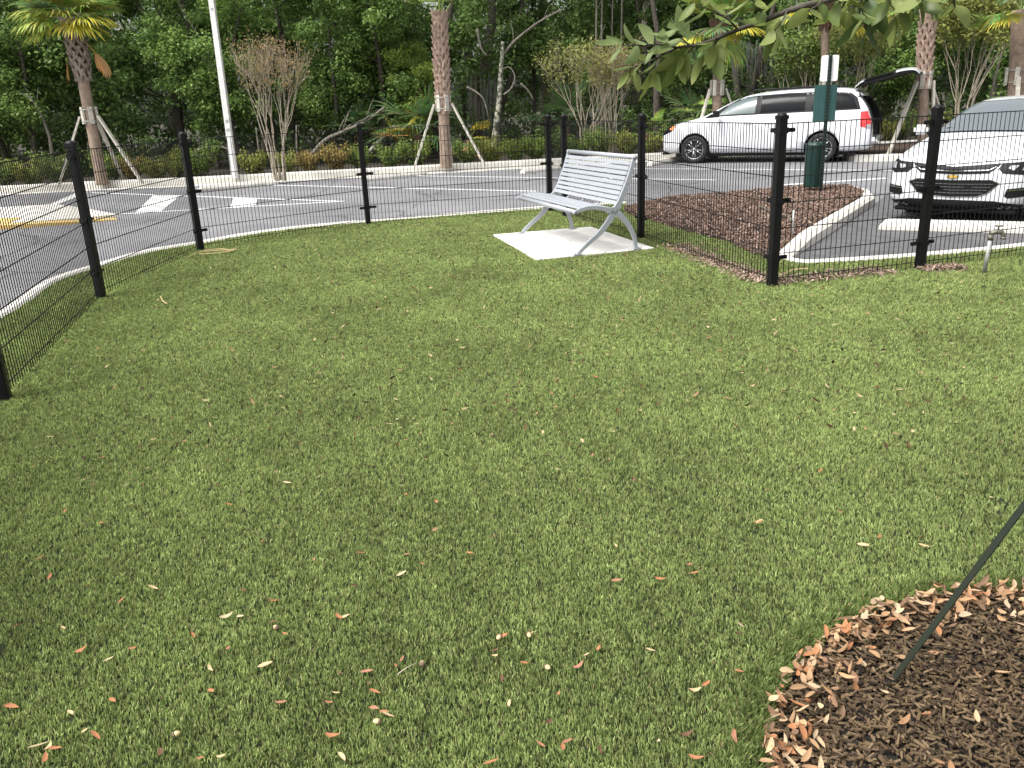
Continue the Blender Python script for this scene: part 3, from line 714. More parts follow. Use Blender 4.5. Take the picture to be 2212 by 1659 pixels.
for x in (-.12, .02, .1): mb.box((x, .018, 1.36), (.012, .006, .5))
mb.build('rib', M['green2'], o)
mb = MB(); prof = [(.0, .10), (.142, .10), (.147, .12), (.147, .70), (.152, .72), (.155, .745), (.14, .75), (.0, .75)]
mb.lathe(prof, 28, c=(-.085, .19, 0)); o = mb.build('bin', M['green'], root)
mb = MB(); mb.lathe([(.159, .73), (.159, .765), (.11, .785), (0, .79)], 28, c=(-.085, .19, 0)); mb.build('lid', M['green'], o)

# small irrigation riser at the island
g = at(1711, 508, .1); root = tag(empty('sprinkler_riser', g), 'thin pale irrigation riser with a bent crusty pipe in the red mulch', 'sprinkler pipe')
mb = MB(); mb.tube([(0, 0, 0), (0, 0, .26)], .011, 8); mb.build('riser', M['galv'], root)
p1 = [atY(x, y, g.y)-g for x, y in [(1711, 478), (1700, 468), (1682, 462), (1662, 456), (1648, 450), (1640, 446)]]
mb = MB(); mb.tube(smooth_pts(p1, 3), .013, 7); mb.build('bent_pipe', M['barkpale'], root)
# ------------------------------------------------------------------ wheel stops
def wheel_stop(a, b, label, first=[None]):
    a, b = Vector((a[0], a[1], 0)), Vector((b[0], b[1], 0)); d = b-a
    if first[0] is None:
        mb = MB(); L = 1.83
        sec = [(-.08, 0), (-.08, .05), (-.045, .115), (.045, .115), (.08, .05), (.08, 0)]
        vs = []
        for x, k in ((-L/2, 0), (-L/2+.10, 1), (L/2-.10, 1), (L/2, 0)):
            for y, z in sec: vs.append((x if (k or z < .06) else x+(.07 if x < 0 else -.07), y, z))
        fs = [(i*6+j, i*6+(j+1) % 6, (i+1)*6+(j+1) % 6, (i+1)*6+j) for i in range(3) for j in range(6)]+[tuple(range(6)), tuple(range(18, 24))]
        mb.add(vs, fs); o = mb.build('wheel_stop', M['concrete'], bevel=.005); first[0] = o
    else: o = first[0].copy(); col.objects.link(o)
    o.location = (a+b)/2; o.rotation_euler.z = math.atan2(d.y, d.x); o.scale.x = d.length/1.83
    tag(o, label, 'wheel stop', 'concrete wheel stops in the parking stalls')
def ws(c, ang, label, L=1.8): 
    u = Vector((math.cos(ang), math.sin(ang)))*L/2; wheel_stop((c[0]-u.x, c[1]-u.y), (c[0]+u.x, c[1]+u.y), label)
wa = math.atan2(.824, .567)
wheel_stop((-6.75, 18.95), (-5.3, 20.05), 'concrete wheel stop against the far kerb right of the light pole')
wheel_stop((-3.2, 19.75), (-1.9, 21.0), 'concrete wheel stop against the far kerb left of the middle palm')
wheel_stop((.45, 20.1), (1.75, 21.3), 'concrete wheel stop against the far kerb just left of the bench')
wheel_stop((3.55, 20.8), (4.6, 22.2), 'concrete wheel stop under the nose of the minivan')
WS5a, WS5b = at(1897, 497), at(2225, 506)
d = (WS5b-WS5a).normalized(); nb = Vector((-d.y, d.x, 0))*.08
wheel_stop(WS5a+nb, WS5a+nb+d*1.85, 'concrete wheel stop in front of the white sedan')

# ------------------------------------------------------------------ light pole
g = at(508, 386, .1); top = atY(457, 0, g.y)
root = empty('light_pole', g); tag(root, 'tall white square concrete light pole behind the far kerb', 'light pole')
mb = MB(); lean = (top-g); s = 8.0/lean.z
def sq_tube(mb, a, b, ra, rb, m=0):
    vs = []
    for p, r_ in ((a, ra), (b, rb)):
        for x, y in ((-1, -1), (1, -1), (1, 1), (-1, 1)): vs.append((p[0]+x*r_, p[1]+y*r_, p[2]))
    mb.add(vs, [(0, 3, 2, 1), (4, 5, 6, 7), (0, 1, 5, 4), (1, 2, 6, 5), (2, 3, 7, 6), (3, 0, 4, 7)], m)
sq_tube(mb, (0, 0, 0), tuple(lean*s), .068, .056); o = mb.build('pole', M['polewhite'], root, bevel=.008)
mb = MB(); lz = lean/lean.z
for z in (1.15, 1.35): p = lz*z; mb.box((p.x, -.068, z), (.07, .02, .05))
p = lz*3.8; mb.box((p.x, -.063, 3.8), (.05, .02, .04)); mb.build('junction_plate', M['galv'], o)
tp = lean*s
mb = MB(); mb.box((tp.x, tp.y-.35, tp.z+.02), (.32, .65, .12)); mb.build('lamp_head', M['galv'], root, bevel=.01)

# ------------------------------------------------------------------ vehicles
def subsurf_mesh(mb, mats, level=2, cutters=(), boolmats=True):
    o = mb.build('tmp', mats, fixn=True)
    md = o.modifiers.new('s', 'SUBSURF'); md.levels = level; md.render_levels = level
    tmp = []
    for c in cutters:
        b = o.modifiers.new('b', 'BOOLEAN'); b.object = c; b.operation = 'DIFFERENCE'; b.solver = 'EXACT'; b.material_mode = 'TRANSFER'
    bpy.context.view_layer.update()
    dg = bpy.context.evaluated_depsgraph_get(); me = bpy.data.meshes.new_from_object(o.evaluated_get(dg), depsgraph=dg)
    bpy.data.objects.remove(o)
    for c in cutters: bpy.data.objects.remove(c)
    return me
def loft(st):
    """st rows: x, zb, wb, wm, zbelt, wbelt, wr, zr, zt"""
    mb = MB(); rings = []
    for x, zb, wb, wm, zbe, wbe, wr, zr, zt in st:
        half = [(wb*.5, zb), (wb, zb+.005), (wm, zb+.10), (wm*1.0, zb+(zbe-zb)*.55), (wbe, zbe), (wr, zr), (wr*.6, zt-.015)]
        ring = [(x, 0, zb)]+[(x, y, z) for y, z in half]+[(x, 0, zt)]+[(x, -y, z) for y, z in half[::-1]]
        rings.append(ring)
    k = len(rings[0]); vs = [v for r_ in rings for v in r_]; fs = []
    for i in range(len(rings)-1):
        for j in range(k): fs.append((i*k+j, i*k+(j+1) % k, (i+1)*k+(j+1) % k, (i+1)*k+j))
    for base in (0, (len(rings)-1)*k):
        for j in range(1, 8): 
            fs.append((base+(j-1 if j > 1 else 0), base+j, base+(16-j) % 16, base+(16-j+1) % 16) if j > 1 else (base, base+1, base+15))
        fs.append((base+7, base+8, base+9))
    mb.add(vs, fs, 0, True); return mb
def cyl_cutter(x, z, r_, y0, y1, m):
    mb = MB(); pr = [(x+r_*math.cos(a*math.pi/20), z+r_*math.sin(a*math.pi/20)) for a in range(40)]
    mb.prism(pr, y0, y1, axis='y'); return mb.build('cut', [m])
def decal(bvh, poly, axis, m, name, parent, off=.004, cuts=3, side=1, thick=True):
    """surface patch cut to a 2-D outline and laid on the body; axis 'y': poly (x,z) seen from the side; 'x': poly (y,z) seen from the front"""
    bm = bmesh.new(); vs = [bm.verts.new((a, b, 0)) for a, b in poly]; f = bm.faces.new(vs); bmesh.ops.triangulate(bm, faces=[f])
    L = .06
    for _ in range(6):
        es = [e for e in bm.edges if e.calc_length() > L]
        if not es: break
        bmesh.ops.subdivide_edges(bm, edges=es, cuts=1); bmesh.ops.triangulate(bm, faces=bm.faces[:])
    bad = []
    for v in bm.verts:
        a, b = v.co.x, v.co.y
        if axis == 'y': o_, d_ = Vector((a, 3*side, b)), Vector((0, -side, 0))
        else: o_, d_ = Vector((5*side, a, b)), Vector((-side, 0, 0))
        h = bvh.ray_cast(o_, d_)
        if h[0] is None: bad.append(v); continue
        v.co = h[0]+h[1].normalized()*off*(1 if h[1].dot(d_) < 0 else -1)
    bmesh.ops.delete(bm, geom=bad, context='VERTS')
    for f in bm.faces: f.smooth = True
    bmesh.ops.recalc_face_normals(bm, faces=bm.faces)
    dirv = Vector((0, side, 0)) if axis == 'y' else Vector((side, 0, 0))
    if sum((f.normal.dot(dirv) for f in bm.faces)) < 0: bmesh.ops.reverse_faces(bm, faces=bm.faces)
    me = bpy.data.meshes.new(name); bm.to_mesh(me); bm.free(); me.materials.append(m)
    return link(name, me, parent)
def wheel(parent, x, y, r_, w_, spokes=10, style='split'):
    s = 1 if y > 0 else -1
    e = empty('wheel', (x, y, r_), 0, parent)
    if s < 0: e.rotation_euler.z = math.pi
    mb = MB(); h = w_/2
    mb.lathe([(r_*.70, -h+.015), (r_*.72, -h), (r_*.93, -h), (r_*.99, -h+.03), (r_, 0), (r_*.99, h-.03), (r_*.93, h), (r_*.72, h), (r_*.70, h-.015)], 40, axis='y')
    mb.build('tyre', M['tyre'], e)
    mb = MB(); mb.lathe([(r_*.70, h-.015), (r_*.68, h-.012), (r_*.65, h-.03), (r_*.64, h-.07)], 40, axis='y', m=1)
    mb.lathe([(0, h-.085), (r_*.66, h-.085)], 40, axis='y', m=0, smooth=False)
    mb.lathe([(0, h-.02), (r_*.10, h-.022), (r_*.13, h-.045), (r_*.13, h-.08)], 20, axis='y', m=1)
    for k in range(spokes):
        a = 2*math.pi*k/spokes+(.12 if k % 2 else -.12)
        c, s_ = math.cos(a), math.sin(a); pts = [(r_*.10*c, h-.035, r_*.10*s_), (r_*.66*c, h-.022, r_*.66*s_)]
        mb.tube(pts, [.016, .011], 5, m=1)
    mb.build('rim', [M['rimdark'], M['rim']], e, fixn=False)

def van():
    root = empty('minivan')
    st = [(2.565, .34, .50, .60, .68, .58, .46, .72, .75), (2.50, .26, .72, .80, .78, .78, .64, .85, .88), (2.25, .22, .86, .95, .90, .90, .74, .97, 1.0), (1.75, .22, .90, .985, 1.02, .94, .77, 1.07, 1.10),
          (1.42, .22, .90, .99, 1.08, .945, .76, 1.14, 1.17), (.92, .22, .90, .99, 1.11, .95, .74, 1.42, 1.45), (.42, .22, .90, .99, 1.12, .955, .73, 1.62, 1.66), (-.3, .22, .90, .99, 1.13, .955, .73, 1.68, 1.725),
          (-1.4, .22, .90, .99, 1.15, .955, .73, 1.69, 1.735), (-2.05, .23, .90, .985, 1.17, .95, .72, 1.66, 1.71), (-2.32, .25, .88, .97, 1.16, .93, .72, 1.52, 1.57), (-2.50, .27, .84, .95, 1.02, .90, .76, 1.15, 1.18), (-2.60, .34, .78, .88, .66, .84, .60, .70, .72)]
    cuts = []
    dk = M['carblack']
    for x in (1.60, -1.48):
        for s in (1, -1): cuts.append(cyl_cutter(x, .34, .405, s*.68, s*1.15, dk))
    mb = MB(); mb.prism([(-3, .52), (-1.65, .52), (-1.65, 1.50), (-3, 1.50)], -.72, .72, axis='y'); c = mb.build('cut', [dk]); cuts.append(c)
    body_me = subsurf_mesh(loft(st), [M['carwhite'], dk], 2, cuts)
    body = link('body', body_me, root)
    bm = bmesh.new(); bm.from_mesh(body_me); bvh = BVHTree.FromBMesh(bm); bm.free()
    for s in (1, -1):
        D = lambda poly, m, name, off=.004, p=root: decal(bvh, poly, 'y', m, name, p, off, side=s)
        D([(1.28, 1.145), (.88, 1.39), (.52, 1.555), (.15, 1.60), (-.6, 1.63), (-1.5, 1.63), (-2.02, 1.58), (-2.17, 1.47), (-2.28, 1.20), (-1.5, 1.185), (0, 1.16), (1.0, 1.135)], M['carblack'], 'window_surround', .003)
        D([(1.40, 1.10), (1.22, 1.20), (1.16, 1.19), (1.16, 1.11)], M['glass'], 'quarter_window', .007)
        D([(1.02, 1.17), (.78, 1.40), (.46, 1.53), (.13, 1.575), (.13, 1.19)], M['winglass'], 'front_window', .007)
        D([(.00, 1.195), (.00, 1.575), (-.5, 1.60), (-1.03, 1.60), (-1.03, 1.215)], M['glass'], 'sliding_door_window', .007)
        D([(-1.20, 1.22), (-1.20, 1.60), (-1.9, 1.57), (-2.08, 1.48), (-2.2, 1.235)], M['glass'], 'rear_window', .007)
        D([(2.47, .70), (2.52, .78), (2.36, .93), (2.12, .95), (2.22, .80)], M['glass'], 'headlight', .006)
        D([(2.31, .86), (2.20, .93), (2.13, .93), (2.20, .81)], M['amber'], 'indicator', .010)
        D([(-2.28, 1.15), (-2.30, .82), (-2.52, .76), (-2.545, .96), (-2.47, 1.16)], M['redlamp'], 'tail_light', .008)
        D([(-2.42, .86), (-2.42, .775), (-2.52, .765), (-2.535, .86)], M['clearlamp'], 'reversing_light', .011)
        # door seams and sill line
        for k, x in enumerate((1.15, .07, -1.15)): D([(x, .34), (x+.009, .34), (x+.009, 1.14), (x, 1.14)], M['carblack'], 'door_seam', .0025)
        D([(1.15, .335), (-1.0, .335), (-1.0, .343), (1.15, .343)], M['carblack'], 'door_seam', .0025)
        D([(1.1, .60), (-1.0, .62), (-1.0, .632), (1.1, .612)], M['rim'], 'body_moulding', .003) if False else None
        for x in (.30, -.18):
            mb = MB(); mb.tube([(x-.13, s*.995, 1.01), (x-.11, s*1.015, 1.012), (x+.07, s*1.015, 1.012), (x+.09, s*.995, 1.01)], .014, 8); mb.build('door_handle', M['carwhite'], root)
        mb = MB(); mb.tube([(1.02, s*.95, 1.14), (1.02, s*1.05, 1.16)], .03, 8); mb.box((1.02, s*1.14, 1.20), (.12, .20, .16)); mb.build('mirror', M['carblack'], root, bevel=.02)
        mb = MB(); mb.tube([(.30, s*.66, 1.70), (.2, s*.665, 1.735), (-1.6, s*.665, 1.76), (-1.75, s*.66, 1.72)], .017, 8); mb.build('roof_rail', M['carblack'], root)
    decal(bvh, [(-.66, 1.20), (.66, 1.20), (.58, 1.58), (-.58, 1.58)], 'x', M['windshield'], 'windshield', root, .006)
    decal(bvh, [(-.42, .50), (.42, .50), (.48, .66), (-.48, .66)], 'x', M['carblack'], 'grille', root, .006)
    for x in (1.60, -1.48):
        for y in (.90, -.90): wheel(root, x, y, .345, .21)
    # bumper step, underside
    mb = MB(); mb.box((-2.50, 0, .50), (.34, 1.70, .13)); mb.build('rear_bumper', M['carwhite'], root, bevel=.04)
    mb = MB(); mb.box((-.0, 0, .22), (4.3, 1.5, .12)); mb.build('underbody', M['carblack'], root)
    mb = MB(); mb.box((2.44, 0, .235), (.20, 1.5, .05)); mb.build('front_lip', M['carblack'], root, bevel=.02)
    # jamb seals of the tailgate opening and cargo seat backs
    mb = MB()
    pth = [(-2.62, .84*1, .62), (-2.56, .84, .95), (-2.44, .80, 1.25), (-2.22, .70, 1.52), (-2.16, .55, 1.58)]
    for s in (1, -1): mb.tube([(x, y*s, z) for x, y, z in pth], .022, 8)
    mb.tube([(-2.16, -.55, 1.60), (-2.16, .55, 1.60)], .022, 8); mb.build('tailgate_seal', M['carblack'], root)
    # raised tailgate
    hinge = (-2.10, 1.70)
    gate = MB(); prof = smooth_pts([Vector(p) for p in [(-2.08, 1.735), (-2.22, 1.865), (-2.45, 1.93), (-2.75, 2.0), (-3.05, 2.07), (-3.30, 2.07), (-3.42, 1.98)]], 5)
    n_ = len(prof); top_ = []; bot_ = []
    for i, p in enumerate(prof):
        t = (prof[min(i+1, n_-1)]-prof[max(i-1, 0)]).normalized(); nn = Vector((t.y, -t.x)); nn = nn if nn.y > 0 else -nn
        th = .03+.06*math.sin(math.pi*min(1, i/(n_-1)*1.1)); top_.append(p+nn*.012); bot_.append(p-nn*th)
    def panel(i0, i1, A, B, m, name, par, ys=(.66, .80)):
        mb = MB(); cols_ = 9; vs = []
        for arr in (A, B):
            for i in range(i0, i1+1):
                hw = ys[0]+(ys[1]-ys[0])*math.sin(math.pi*.5*i/(n_-1))
                if i > n_-6: hw -= .05*(i-(n_-6))/5
                for c in range(cols_): yy = -hw+2*hw*c/(cols_-1); vs.append((arr[i].x, yy, arr[i].y-.05*(abs(yy)/hw)**3))
        rws = i1-i0+1; fs = []; o2 = rws*cols_
        for i in range(rws-1):
            for c in range(cols_-1):
                fs.append((i*cols_+c, i*cols_+c+1, (i+1)*cols_+c+1, (i+1)*cols_+c)); fs.append((o2+i*cols_+c, o2+i*cols_+c+1, o2+(i+1)*cols_+c+1, o2+(i+1)*cols_+c))
            for c in (0, cols_-1): fs.append((i*cols_+c, (i+1)*cols_+c, o2+(i+1)*cols_+c, o2+i*cols_+c))
        for i in (0, rws-1):
            for c in range(cols_-1): fs.append((i*cols_+c, i*cols_+c+1, o2+i*cols_+c+1, o2+i*cols_+c))
        mb.add(vs, fs, 0, False); return mb.build(name, m, par)
    mid = [a.lerp(b, .35) for a, b in zip(top_, bot_)]
    gt = panel(0, n_-1, mid, bot_, M['carblack'], 'tailgate', root, (.64, .78))
    panel(0, 6, top_, mid, M['carwhite'], 'spoiler', gt); panel(7, 17, top_, mid, M['glass'], 'rear_glass', gt); panel(18, n_-1, top_, mid, M['carwhite'], 'outer_panel', gt)
    for s in (1, -1):
        mb = MB(); mb.tube([(-2.30, s*.74, 1.30), (-2.62, s*.70, 1.93)], .012, 6); mb.build('gas_strut', M['carblack'], root)
    mb = MB(); mb.lathe([(0, 0), (.165, 0), (.175, .02), (.165, .035), (.15, .02)], 20)
    return root
vroot = van()
fw = at(1497, 353); rw = at(1772, 351)
va = R(180-29)
Rv = Matrix.Rotation(va, 2)
h = Vector((math.cos(va), math.sin(va))); lft = Vector((-h.y, h.x))
mid = (Vector((fw.x, fw.y))+Vector((rw.x, rw.y)))/2
# near side is the van's left; wheel contact line lies .92 m from the centre line, wheelbase centre at x=.06
c = mid-lft*.94-h*.06
vroot.scale = (.96, .96, .945); vroot.location = (c.x, c.y, 0); vroot.rotation_euler.z = va
tag(vroot, 'white minivan parked side-on with its tailgate raised', 'van')

def sedan():
    root = empty('sedan')
    st = [(2.455, .24, .40, .56, .56, .54, .42, .62, .655), (2.40, .19, .62, .76, .66, .74, .54, .725, .755), (2.24, .17, .78, .88, .76, .86, .66, .81, .835), (1.75, .17, .84, .925, .86, .90, .70, .92, .945),
          (1.22, .17, .84, .93, .93, .90, .70, .99, 1.015), (.62, .17, .84, .93, .95, .90, .66, 1.25, 1.285), (.10, .17, .84, .93, .96, .90, .62, 1.40, 1.44), (-.55, .17, .84, .93, .97, .90, .61, 1.415, 1.465),
          (-1.15, .17, .84, .93, .985, .895, .60, 1.35, 1.395), (-1.80, .18, .83, .925, .99, .88, .62, 1.12, 1.155), (-2.25, .20, .80, .90, .98, .85, .64, 1.03, 1.05), (-2.44, .28, .70, .80, .80, .76, .60, .86, .88)]
    cuts = []
    for x in (1.45, -1.38):
        for s in (1, -1): cuts.append(cyl_cutter(x, .32, .375, s*.66, s*1.1, M['carblack']))
    me = subsurf_mesh(loft(st), [M['carwhite'], M['carblack']], 3, cuts)
    link('body', me, root)
    bm = bmesh.new(); bm.from_mesh(me); bvh = BVHTree.FromBMesh(bm); bm.free()
    D = lambda poly, m, name, off=.004, p=root: decal(bvh, poly, 'x', m, name, p, off)
    mir = lambda P: [(-a, b) for a, b in P]
    ws_ = [(-.70, 1.02), (-.35, 1.035), (0, 1.04), (.35, 1.035), (.70, 1.02), (.60, 1.27), (.54, 1.365), (0, 1.395), (-.54, 1.365), (-.60, 1.27)]
    D([(a*1.03, b+(.012 if b > 1.2 else -.012)) for a, b in ws_], M['carblack'], 'windshield_seal', .003); D(ws_, M['windshield'], 'windshield', .008)
    # upper grille slot
    D([(-.47, .665), (-.52, .725), (0, .685), (.52, .725), (.47, .665), (.40, .615), (0, .60), (-.40, .615)], M['carblack'], 'upper_grille', .006)
    D([(-.48, .690), (-.40, .655), (0, .640), (.40, .655), (.48, .690), (.40, .645), (0, .628), (-.40, .645)], M['chrome'], 'chrome_trim', .012)
    # lower grille with chrome outline
    lg = [(-.52, .50), (-.42, .535), (0, .525), (.42, .535), (.52, .50), (.40, .385), (.30, .35), (0, .335), (-.30, .35), (-.40, .385)]
    D([(a*1.035, (b-.44)*1.09+.44) for a, b in lg], M['chrome'], 'grille_surround', .008); g_ = D(lg, M['carblack'], 'lower_grille', .013)
    for z, hw in ((.485, .47), (.45, .44), (.415, .41), (.38, .37)): 
        D([(-hw, z+.008), (0, z-.002), (hw, z+.008), (hw, z+.012), (0, z+.002), (-hw, z+.012)], M['rim'], 'grille_bar', .018)
    # bow-tie emblem
    E_ = lambda s_: [(-.085*s_, .572+.018*s_), (-.028*s_, .572+.018*s_), (-.024*s_, .572+.030*s_), (.030*s_, .572+.030*s_), (.033*s_, .572+.018*s_), (.095*s_, .572+.018*s_), (.080*s_, .572-.018*s_), (.026*s_, .572-.018*s_), (.022*s_, .572-.030*s_), (-.032*s_, .572-.030*s_), (-.035*s_, .572-.018*s_), (-.095*s_, .572-.018*s_)]
    D(E_(.8), M['chrome'], 'emblem', .008); D(E_(.64), M['gold'], 'emblem_face', .014)
    for s in (1, -1):
        f_ = (lambda P: P) if s > 0 else mir
        D(f_([(.50, .665), (.56, .615), (.76, .60), (.865, .65), (.89, .755), (.84, .765), (.70, .735), (.52, .725)]), M['carblack'], 'headlight', .006)
        D(f_([(.60, .67), (.66, .645), (.70, .70), (.62, .70)]), M['clearlamp'], 'lens', .012); D(f_([(.735, .645), (.80, .66), (.82, .725), (.75, .715)]), M['clearlamp'], 'lens', .012)
        D(f_([(.83, .67), (.862, .68), (.875, .735), (.845, .735)]), M['amber'], 'indicator', .012)
        D(f_([(.62, .44), (.80, .46), (.86, .43), (.84, .36), (.64, .335), (.60, .36)]), M['carblack'], 'fog_light_recess', .006)
        D(f_([(.62, .425), (.82, .447), (.82, .437), (.62, .413)]), M['chrome'], 'chrome_trim', .012)
        y = s
        mb = MB(); mb.tube([(.78, y*.88, .99), (.80, y*.96, 1.0)], .022, 8); mb.build('mirror_arm', M['carblack'], root)
        mb = MB(); mb.box((.80, y*1.045, 1.045), (.13, .20, .135)); mb.build('mirror', M['carwhite'], root, bevel=.04)
        S_ = lambda poly, m, name, off=.004: decal(bvh, poly, 'y', m, name, root, off, side=s)
        S_([(.95, 1.0), (.50, 1.22), (.05, 1.345), (-.6, 1.375), (-1.2, 1.31), (-1.62, 1.10), (-1.5, 1.03), (-.2, 1.01)], M['glass'], 'side_window', .005)
        S_([(-2.0, .92), (-2.35, .90), (-2.32, .78), (-2.05, .80)], M['redlamp'], 'tail_light', .006)
        for x in (.95, -.15, -1.15): S_([(x, .32), (x+.008, .32), (x+.008, .96), (x, .96)], M['carblack'], 'door_seam', .0025)
    D([(-.84, .255), (-.60, .285), (-.50, .30), (0, .30), (.50, .30), (.60, .285), (.84, .255), (.80, .185), (.5, .178), (0, .178), (-.5, .178), (-.80, .185)], M['carblack'], 'lower_intake', .006)
    mb = MB(); mb.box((2.30, 0, .165), (.18, 1.45, .05)); mb.build('air_dam', M['carblack'], root, bevel=.02)
    mb = MB(); mb.box((0, 0, .19), (4.2, 1.5, .10)); mb.build('underbody', M['carblack'], root)
    for s in (-1, 1):
        mb = MB(); y0 = -.02 if s > 0 else -.60
        mb.tube([(1.22, y0+.58, 1.035), (1.05, y0+.25, 1.075), (1.08, y0+0, 1.07)], .010, 6); mb.build('wiper', M['carblack'], root)
    mb = MB(); mb.tube([(-.75, 0, 1.455), (-.95, 0, 1.50)], [.03, .006], 8); mb.build('antenna', M['carwhite'], root)
    for x in (1.45, -1.38):
        for y in (.80, -.80): wheel(root, x, y, .335, .215, 10)
    return root
sroot = sedan()
sa = R(226)                    # heading of the nose
h = Vector((math.cos(sa), math.sin(sa))); lft = Vector((-h.y, h.x))
tw = at(1948, 466)
tw = at(2060, 381, .543); sroot.scale = (1, .90, .95); c = Vector((tw.x, tw.y))-h*2.43
sroot.location = (c.x, c.y, 0); sroot.rotation_euler.z = sa
tag(sroot, 'white sedan facing the fence with a gold emblem on its black grille', 'car')

# ------------------------------------------------------------------ palms
def fan(P, Mx, rad, n_, c1, c2, droop, rg, V, C, spread=2.6, wd=.028, pet=.5):
    """fan frond: petiole end at P, leaflets radiating; Mx columns: out, side, up"""
    for i in range(n_):
        a = (i/(n_-1)-.5)*spread; L = rad*(1-.25*abs(a/spread*2)**2)*rg.uniform(.85, 1.1)
        d0 = Mx @ Vector((math.cos(a), math.sin(a), rg.uniform(-.05, .1)))
        side = Mx @ Vector((-math.sin(a), math.cos(a), 0))
        pts = []; p = Vector(P); dcur = d0.copy(); segs = 4
        for k in range(segs+1):
            pts.append(p.copy()); p = p+dcur*L/segs; dcur = (dcur+Vector((0, 0, -droop*(k+1)*.16))).normalized()
        cc = [x+(y-x)*rg.random() for x, y in zip(c1, c2)]
        for k in range(segs):
            w0 = wd*(.55+.45*math.sin(math.pi*(k/segs*.8+.15)))*.5; w1 = wd*(.55+.45*math.sin(math.pi*((k+1)/segs*.8+.15)))*.5*(1 if k < segs-1 else .1)
            V.append([pts[k]-side*w0, pts[k]+side*w0, pts[k+1]+side*w1, pts[k+1]-side*w1]); C.append(cc)
def axes(out, up=Vector((0, 0, 1))):
    out = out.normalized(); side = up.cross(out); side = side.normalized() if side.length > 1e-3 else Vector((1, 0, 0)); u = out.cross(side)
    return Matrix((out, side, u)).transposed()
def frond(root, base, direction, plen, rad, c1, c2, droop, rg, sag=.35, n_=30, spread=2.6, name='frond', wd=.03):
    d = Vector(direction).normalized(); pts = [Vector(base)]; dd = d.copy()
    for k in range(4): pts.append(pts[-1]+dd*plen/4); dd = (dd+Vector((0, 0, -sag*.25))).normalized()
    V = []; C = []; rgc = tuple((a+b)/2*1.1 for a, b in zip(c1, c2))
    for k in range(4):
        s = Vector((-d.y, d.x, 0)); s = s.normalized()*.012 if s.length > 1e-3 else Vector((.012, 0, 0)); up = Vector((0, 0, .014))
        V.append([pts[k]-s, pts[k]+up*.3, pts[k+1]+up*.3, pts[k+1]-s]); C.append(rgc); V.append([pts[k]+up*.3, pts[k]+s, pts[k+1]+s, pts[k+1]+up*.3]); C.append(rgc)
    fan(pts[-1], axes(dd), rad, n_, c1, c2, droop, rg, V, C, spread, wd)
    me = fast_mesh(name, np.array([[list(q) for q in f] for f in V]), 4, np.array(C), mats=[M['palmleaf']])
    return link(name, me, root)
GR1, GR2 = (.14, .24, .05), (.32, .42, .10); YL1, YL2 = (.42, .42, .05), (.62, .52, .08); OR1, OR2 = (.50, .27, .09), (.62, .38, .16); DG1, DG2 = (.07, .13, .05), (.18, .26, .11)
